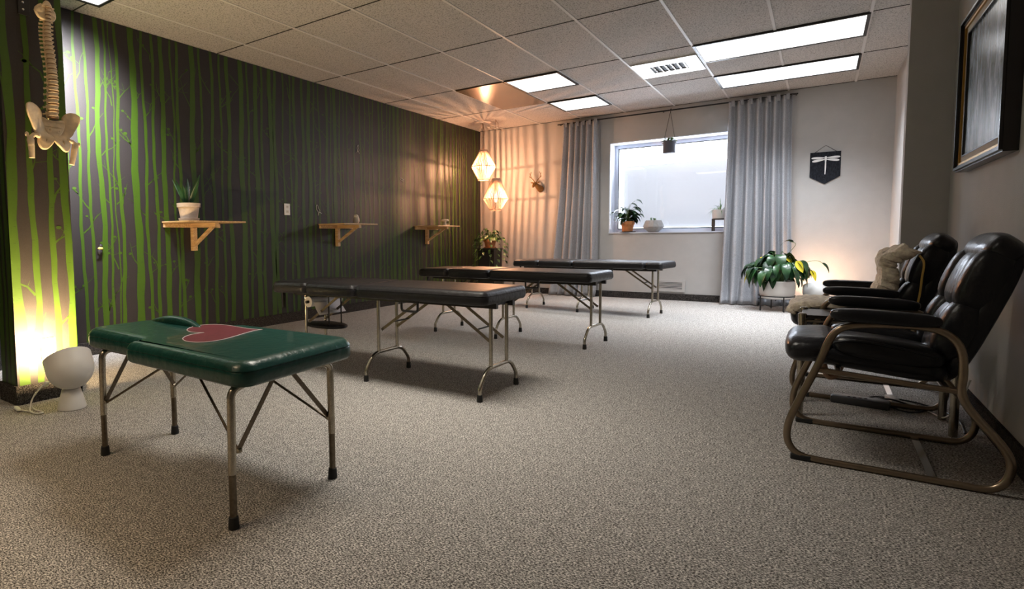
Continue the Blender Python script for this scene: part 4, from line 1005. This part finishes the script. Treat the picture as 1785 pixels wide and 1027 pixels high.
# ================================================================== SPINE MODEL
t = thing('spine_model', 'life-size anatomical spine and pelvis model hanging on the papered column', 'anatomical model', (1.17, -6.76, 2.06))
SXX, SC = 1.17, 0.00245        # x plane, metres per photo pixel
def sp(px_, py_):     # measured on the model: height and sideways offset
    return (-6.757+(px_-(82+ (py_-10)*0.055))*SC, 2.067-(py_-10)*0.00293)
NV = 24
py = 14.0; cum = []
szs = [4.6+ (k/23)**1.25*5.6 for k in range(NV)]
tot = sum(szs); scl = (203-10)/tot
for k in range(NV):
    hgt = szs[k]*scl; c = py-4+hgt/2; 
    yy = -6.757; _, zz = sp(0, c); py += hgt
    lum = k > 18; th = k > 6
    rb_ = (0.0125+0.012*(k/23)**1.1); hz = hgt*0.00293*0.5
    cx_ = SXX+0.018*math.sin(k/23*2*PI*1.1+2.6)
    q = MB(); q.lathe([(rb_*1.05, -hz*0.74), (rb_*1.10, -hz*0.62), (rb_*0.86, 0), (rb_*1.10, hz*0.62), (rb_*1.05, hz*0.74)], (cx_, yy, zz), 18)
    wv = 0.029+(0.003 if 4 < k < 14 else 0)+(0.004 if lum else 0)
    for sd in (-1, 1):
        q.tube([(cx_-rb_*0.7, yy+sd*rb_*0.5, zz), (cx_-rb_*1.3, yy+sd*wv*0.75, zz+hz*0.25), (cx_-rb_*1.35, yy+sd*wv*1.06, zz+hz*0.05)], [0.0055, 0.0042, 0.0058], 8)
        q.tube([(cx_-rb_*1.2, yy+sd*rb_*0.75, zz-hz*0.9), (cx_-rb_*1.2, yy+sd*rb_*0.8, zz+hz*0.9)], [0.005, 0.006], 8)
    q.tube([(cx_-rb_*1.1, yy, zz), (cx_-rb_*1.6-0.022, yy, zz-hz*0.8)], [0.006, 0.004], 8)
    q.build('vertebra', 'bone', t, 50)
    MB().lathe([(rb_*0.98, -hz*0.28), (rb_*1.04, 0), (rb_*0.98, hz*0.28)], (cx_, yy, zz-hz), 16).build('disc', 'disc', t)
def crop(pl, sx0, sy0, s_): return [sp(sx0+a/s_, sy0+c/s_) for a, c in pl]
occ = crop([(210, 180), (290, 95), (345, 115), (390, 30), (430, 28), (480, 70), (525, 160), (580, 180), (600, 260), (565, 320), (520, 350), (400, 352), (300, 330), (250, 270)], 40, 0, 10.27)
occ = soften(occ, 1)
hole1 = crop([(275, 165), (300, 150), (320, 200), (305, 225)], 40, 0, 10.27); hole2 = crop([(520, 215), (545, 215), (545, 240), (525, 250)], 40, 0, 10.27)
flatshape('occiput', [occ, hole1, hole2], 0.004, 0.005, 'bone', t, lambda u, v, w_: (SXX-0.016-w_+0.010*math.cos((u+6.757)*40), u, v))
A = [(130, 170), (155, 132), (230, 120), (330, 150), (400, 220), (382, 310), (440, 420), (500, 490), (545, 515), (552, 575), (500, 660), (440, 712), (380, 690), (345, 590), (385, 548), (320, 505), (258, 440), (225, 370), (150, 260)]
HA = [(420, 590), (450, 545), (483, 590), (445, 640)]
B = [(960, 230), (945, 195), (880, 168), (800, 180), (745, 240), (765, 330), (735, 420), (680, 480), (580, 505), (570, 590), (650, 670), (740, 725), (795, 690), (815, 600), (770, 570), (800, 515), (860, 480), (890, 400), (945, 310)]
HB = [(650, 590), (690, 548), (728, 590), (722, 650), (690, 640)]
def pc(pl): return crop(pl, 20, 170, 7.9)
cyp = -6.745
def pelv(u, v, w_):
    d_ = abs(u-cyp); k2 = min(max((v-1.37)/0.07, 0), 1); k2 = k2*k2*(3-2*k2)
    return (SXX-w_+k2*(-0.035+0.060*(d_/0.13)**1.4)+(1-k2)*(0.030-0.05*(d_/0.13)), u, v)
flatshape('hip_bone', [soften(pc(A), 2), soften(pc(HA), 1)], 0.0035, 0.006, 'bone', t, pelv, 60)
flatshape('hip_bone', [soften(pc(B), 2), soften(pc(HB), 1)], 0.0035, 0.006, 'bone', t, pelv, 60)
Sx = [(415, 270), (470, 300), (560, 318), (650, 310), (735, 285), (758, 340), (718, 440), (660, 500), (600, 560), (550, 560), (500, 470), (440, 400), (385, 330)]
S1 = [(490, 420), (530, 410), (548, 440), (510, 470)]; S2 = [(632, 430), (665, 420), (680, 455), (645, 470)]
S3 = [(480, 380), (500, 368), (530, 378), (500, 390)]; S4 = [(632, 385), (660, 370), (690, 385), (660, 392)]
flatshape('sacrum', [soften(pc(Sx), 2), soften(pc(S1), 1), soften(pc(S2), 1), soften(pc(S3), 1), soften(pc(S4), 1)], 0.006, 0.006, 'bone', t, lambda u, v, w_: (SXX-0.028-w_+0.018*math.cos((u-cyp)*22), u, v), 60)
def P3(a, c, dx_=0.0): yz = sp(20+a/7.9, 170+c/7.9); return (SXX+dx_, yz[0], yz[1])
k_ = SC/7.9
for shaft, neck, tro in (([(235, 852), (232, 760), (225, 680), (215, 610), (200, 560)], [(210, 590), (270, 530), (330, 540)], (170, 535)), ([(848, 895), (872, 790), (890, 690), (905, 620), (925, 590)], [(905, 610), (860, 570), (800, 560)], (965, 600))):
    q = MB(); q.tube([P3(a, c, 0.01) for a, c in shaft], [42*k_, 44*k_, 48*k_, 54*k_, 34*k_], 16)
    q.tube([P3(a, c, 0.008) for a, c in neck], [44*k_, 34*k_, 38*k_], 14); q.sup(P3(*neck[-1], 0.008), (40*k_,)*3, 1, 1, None, 16, 10); q.sup(P3(*tro, 0.004), (34*k_, 30*k_, 40*k_), 1, 1, None, 16, 10)
    q.build('femur', 'bone', t, 60)
hd = thing('wall_bracket', 'black screw-fixed bracket on the papered column holding up the spine model', 'bracket', (PX1+0.005, -6.80, 2.13))
q = MB(); q.box((PX1+0.0012, -6.845, 2.035), (PX1+0.008, -6.79, 2.30), 0.002); q.build('plate', 'blackmetal', hd, 0)
q = MB(); q.tube(round_path([(PX1+0.006, -6.80, 2.22), (1.17, -6.80, 2.22), (1.17, -6.757, 2.20), (1.17, -6.757, 2.12)], 0.02, 4), 0.005, 8); q.tube([(1.165, -6.757, 2.13), (1.165, -6.757, 2.055)], 0.003, 8); q.build('hook_arm', 'blackmetal', hd)
for zz in (2.098, 2.062): MB().sup((PX1+0.009, -6.822, zz), (0.003, 0.006, 0.006), 1, 1, None, 12, 8).build('screw', 'chrome', hd)

# ================================================================== ARMCHAIRS
def make_chair():
    t = thing('armchair', '', 'armchair', (0, 0, 0), 'black leather guest armchairs along the right wall')
    OX, HW = 4.62, 0.265
    loop = [(4.363, 0.020), (4.335, 0.045), (4.322, 0.085), (4.329, 0.150), (4.361, 0.242), (4.412, 0.377), (4.440, 0.465), (4.468, 0.508), (4.520, 0.528), (4.619, 0.536), (4.705, 0.534), (4.760, 0.512), (4.790, 0.465), (4.797, 0.387), (4.795, 0.330), (4.818, 0.270), (4.893, 0.170), (4.918, 0.115), (4.915, 0.065), (4.895, 0.030), (4.860, 0.013), (4.80, 0.012), (4.60, 0.012), (4.42, 0.012)]
    for sd in (-1, 1):
        MB().tube([p for p in smooth_path([(a-OX, sd*HW, z) for a, z in loop], 4, True)], 0.0125, 12, closed=True).build('side_frame', 'bronze', t)
        MB().tube([(4.408-OX, sd*(HW-0.004), 0.352), (4.795-OX, sd*(HW-0.004), 0.326)], 0.010, 10).build('seat_rail', 'bronze', t)
        q = MB(); M3 = Matrix.Rotation(0.03, 3, 'Y'); q.sup((4.590-OX, sd*(HW-0.004), 0.560), (0.152, 0.032, 0.025), 0.6, 0.5, M3, 32, 14); q.build('arm_pad', 'leather_tuft', t, 60)
        q = MB(); q.box((4.335-OX, sd*HW-0.013, 0.0), (4.40-OX, sd*HW+0.013, 0.022), 0.004); q.build('rubber_foot', 'rubber', t, 0)
    q = MB(); q.box((4.728-OX, -HW, 0.006), (4.752-OX, HW, 0.010)); q.build('floor_bar', 'chrome', t, 0)
    q = MB(); q.tube([(4.47-OX, -HW, 0.345), (4.47-OX, HW, 0.345)], 0.010, 10); q.build('cross_tube', 'bronze', t); q = MB(); q.tube([(4.76-OX, -HW, 0.330), (4.76-OX, HW, 0.330)], 0.010, 10); q.build('cross_tube', 'bronze', t)
    # seat: front roll, centre pad and side bolsters
    q = MB(); M2 = Matrix.Rotation(0.10, 3, 'Y')
    q.sup((4.56-OX, 0, 0.385), (0.225, 0.222, 0.045), 0.55, 0.35, M2, 36, 14)
    q.sup((4.385-OX, 0, 0.412), (0.086, 0.225, 0.060), 0.75, 0.45, Matrix.Rotation(-0.10, 3, 'Y'), 36, 16)
    q.sup((4.60-OX, 0, 0.425), (0.175, 0.115, 0.032), 0.8, 0.6, M2, 32, 12)
    for sd in (-1, 1): q.sup((4.605-OX, sd*0.168, 0.430), (0.160, 0.066, 0.046), 0.7, 0.6, M2, 32, 14); q.tube(smooth_path([(4.455-OX, sd*0.226, 0.452), (4.52-OX, sd*0.232, 0.466), (4.62-OX, sd*0.234, 0.455), (4.74-OX, sd*0.230, 0.430)], 5), 0.004, 8)
    q.build('seat', 'leather_tuft', t, 60)
    q = MB(); Mb = Matrix.Rotation(0.34, 3, 'Y')
    q.sup((4.855-OX, 0, 0.575), (0.036, 0.205, 0.265), 0.6, 0.45, Mb, 32, 20)            # shell
    q.sup((4.785-OX, 0, 0.500), (0.045, 0.105, 0.120), 0.8, 0.6, Mb, 28, 16)
    for sd in (-1, 1): q.sup((4.790-OX, sd*0.150, 0.520), (0.055, 0.064, 0.115), 0.8, 0.75, Mb, 28, 16)
    q.sup((4.845-OX, 0, 0.690), (0.050, 0.115, 0.115), 0.8, 0.6, Mb, 28, 16)
    for sd in (-1, 1): q.sup((4.850-OX, sd*0.150, 0.690), (0.060, 0.062, 0.120), 0.8, 0.75, Mb, 28, 16)
    q.sup((4.895-OX, 0, 0.795), (0.052, 0.200, 0.058), 0.8, 0.5, Matrix.Rotation(0.7, 3, 'Y'), 32, 16)
    q.build('backrest', 'leather_tuft', t, 60)
    return t
c1 = make_chair(); c1.location = (4.62, -5.247, 0); c1['label'] = 'black leather armchair on looped bronze tube frame, nearest the camera'
c2 = dup(c1, (4.60, -4.20, 0), 0.0, 'black leather armchair with a cream throw over it, second one along the right wall')

# throw over the far chair
t = thing('throw_blanket', 'cream textured throw draped over the far armchair', 'blanket', (4.60, -4.2, 0.5))
def cloth(path, y0, y1, ny, seed, th=0.010, amp=0.010, flap=0.03):
    P = smooth_path(path, 7); vs = []; fs = []
    for i, p in enumerate(P):
        for j in range(-3, ny+1):
            u = max(j, 0)/ny; n1 = noise.noise(Vector((i*0.22, u*4, seed)))*amp; n2 = noise.noise(Vector((i*0.6, u*11, seed+3)))*amp*0.5
            fl = -min(j, 0)/3; vs.append((p.x-abs(n1)*0.6+fl*flap, y0+(y1-y0)*u+n2*2+0.01*math.sin(i*0.3+seed)-0.01*math.sin(fl*PI), p.z+abs(n1)+n2-fl*flap*0.4))
    ny += 3
    for i in range(len(P)-1):
        for j in range(ny): a = i*(ny+1)+j; fs.append((a, a+1, a+ny+2, a+ny+1))
    me = bpy.data.meshes.new('cloth'); me.from_pydata(vs, [], fs); me.update(); return me, th
me, th = cloth([(4.27, 0, 0.44), (4.31, 0, 0.475), (4.38, 0, 0.487), (4.48, 0, 0.480), (4.60, 0, 0.478), (4.70, 0, 0.475)], -4.41, -3.98, 26, 1.0)
o = finish('seat_drape', me, 'throw', t, 60); o.modifiers.new('t', 'SOLIDIFY').thickness = th
me, th = cloth([(4.60, 0, 0.485), (4.63, 0, 0.53), (4.66, 0, 0.60), (4.665, 0, 0.66), (4.655, 0, 0.715), (4.69, 0, 0.75), (4.745, 0, 0.785)], -4.39, -4.08, 22, 5.0, amp=0.02, flap=0.055)
o = finish('back_drape', me, 'throw', t, 60); o.modifiers.new('t', 'SOLIDIFY').thickness = th
q = MB(); q.tube(smooth_path([(4.79, -4.405, 0.745), (4.805, -4.425, 0.71), (4.80, -4.43, 0.64), (4.795, -4.43, 0.56), (4.785, -4.43, 0.49)], 5), 0.006, 8, flat=0.5)
tag(q.build('carry_strap', 'yellowstrap'), 'mustard yellow strap hanging down the side of the far armchair back', 'strap')

# side table between the chairs
t = thing('side_table', 'small dark side table with bright tube legs between the two armchairs', 'side table', (4.60, -4.72, 0))
q = MB(); q.box((4.34, -4.86, 0.462), (4.88, -4.58, 0.478), 0.003); q.build('top', 'frameblack', t, 0)
q = MB(); ringx = [(4.345, -4.855), (4.875, -4.855), (4.875, -4.585), (4.345, -4.585)]
for i in range(4):
    a, c = ringx[i], ringx[(i+1) % 4]; q.tube([(a[0], a[1], 0.450), (c[0], c[1], 0.450)], 0.006, 8)
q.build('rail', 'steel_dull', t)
for a in ringx: MB().lathe([(0.015, 0), (0.015, 0.44), (0.017, 0.442), (0.017, 0.482), (0.013, 0.486), (0.0, 0.487)], (a[0], a[1], 0), 16).build('leg', 'steel', t)

# things on the floor beneath the chairs
t = thing('power_box', 'charcoal control box with small buttons on the carpet under the side table', 'control box', (4.58, -4.50, 0))
q = MB(); Mz = Matrix.Rotation(-0.15, 3, 'Z'); q.box((4.47, -4.545, 0.0), (4.70, -4.455, 0.036), 0.008, Mz); q.build('case', 'greydevice', t)
for k in range(4): MB().box((4.535+k*0.022, -4.515, 0.0355), (4.547+k*0.022, -4.50, 0.039), 0.001).build('button', 'blackplastic', t, 0)
tag(MB().box((4.70, -4.42, 0.0), (4.735, -4.32, 0.03), 0.004, Matrix.Rotation(0.2, 3, 'Z')).build('power_adapter', 'white'), 'small white plug adapter on the carpet beside the charcoal box', 'adapter')
q = MB(); q.tube(smooth_path([(4.69, -4.50, 0.012), (4.76, -4.55, 0.006), (4.82, -4.48, 0.006), (4.78, -4.40, 0.006), (4.70, -4.44, 0.032), (4.62, -4.40, 0.006), (4.66, -4.30, 0.006), (4.80, -4.32, 0.006), (4.90, -4.45, 0.006), (4.93, -4.60, 0.006), (4.92, -4.80, 0.006)], 7), 0.004, 8)
tag(q.build('power_cable', 'blackplastic'), 'tangled black power cable on the carpet behind the charcoal box', 'cable')
q = MB(); q.tube(smooth_path([(4.735, -4.36, 0.012), (4.80, -4.38, 0.005), (4.85, -4.50, 0.005), (4.88, -4.62, 0.02), (4.91, -4.70, 0.10), (4.94, -4.72, 0.22)], 7), 0.0035, 8)
tag(q.build('power_cable', 'white'), 'white cable running from the adapter up behind the armchairs', 'cable')
q = MB(); q.tube(smooth_path([(4.425, -5.06, 0.345), (4.43, -5.06, 0.285), (4.452, -5.06, 0.238), (4.482, -5.06, 0.270), (4.495, -5.06, 0.345)], 6), 0.013, 10)
tag(q.build('strap_loop', 'cord'), 'brown strap loop hanging below the seat of the near armchair', 'strap')

# ================================================================== FRAMED PICTURE
PYa, PYb, PZa, PZb = -4.95, -3.98, 1.165, 1.925
t = thing('framed_picture', 'large misty grey painting in a black and gold frame on the right wall', 'picture', (RX-0.02, (PYa+PYb)/2, PZa))
def frame(a, c, z0, z1, wd, x0_, x1_, m_, nm):
    q = MB(); q.box((x0_, a, z0), (x1_, a+wd, z1)); q.box((x0_, c-wd, z0), (x1_, c, z1)); q.box((x0_, a+wd, z0), (x1_, c-wd, z0+wd)); q.box((x0_, a+wd, z1-wd), (x1_, c-wd, z1)); return q.build(nm, m_, t, 0)
frame(PYa, PYb, PZa, PZb, 0.030, RX-0.045, RX-0.001, 'frameblack', 'outer_frame')
frame(PYa+0.008, PYb-0.008, PZa+0.008, PZb-0.008, 0.012, RX-0.055, RX-0.045, 'frameblack', 'frame_bead')
frame(PYa+0.030, PYb-0.030, PZa+0.030, PZb-0.030, 0.012, RX-0.040, RX-0.001, 'goldtrim', 'gold_inlay')
frame(PYa+0.042, PYb-0.042, PZa+0.042, PZb-0.042, 0.030, RX-0.032, RX-0.001, 'linenmat', 'liner')
frame(PYa+0.072, PYb-0.072, PZa+0.072, PZb-0.072, 0.008, RX-0.034, RX-0.001, 'frameblack', 'inner_edge')
MB().box((RX-0.024, PYa+0.078, PZa+0.078), (RX-0.001, PYb-0.078, PZb-0.078)).build('painting', 'painting', t, 0)
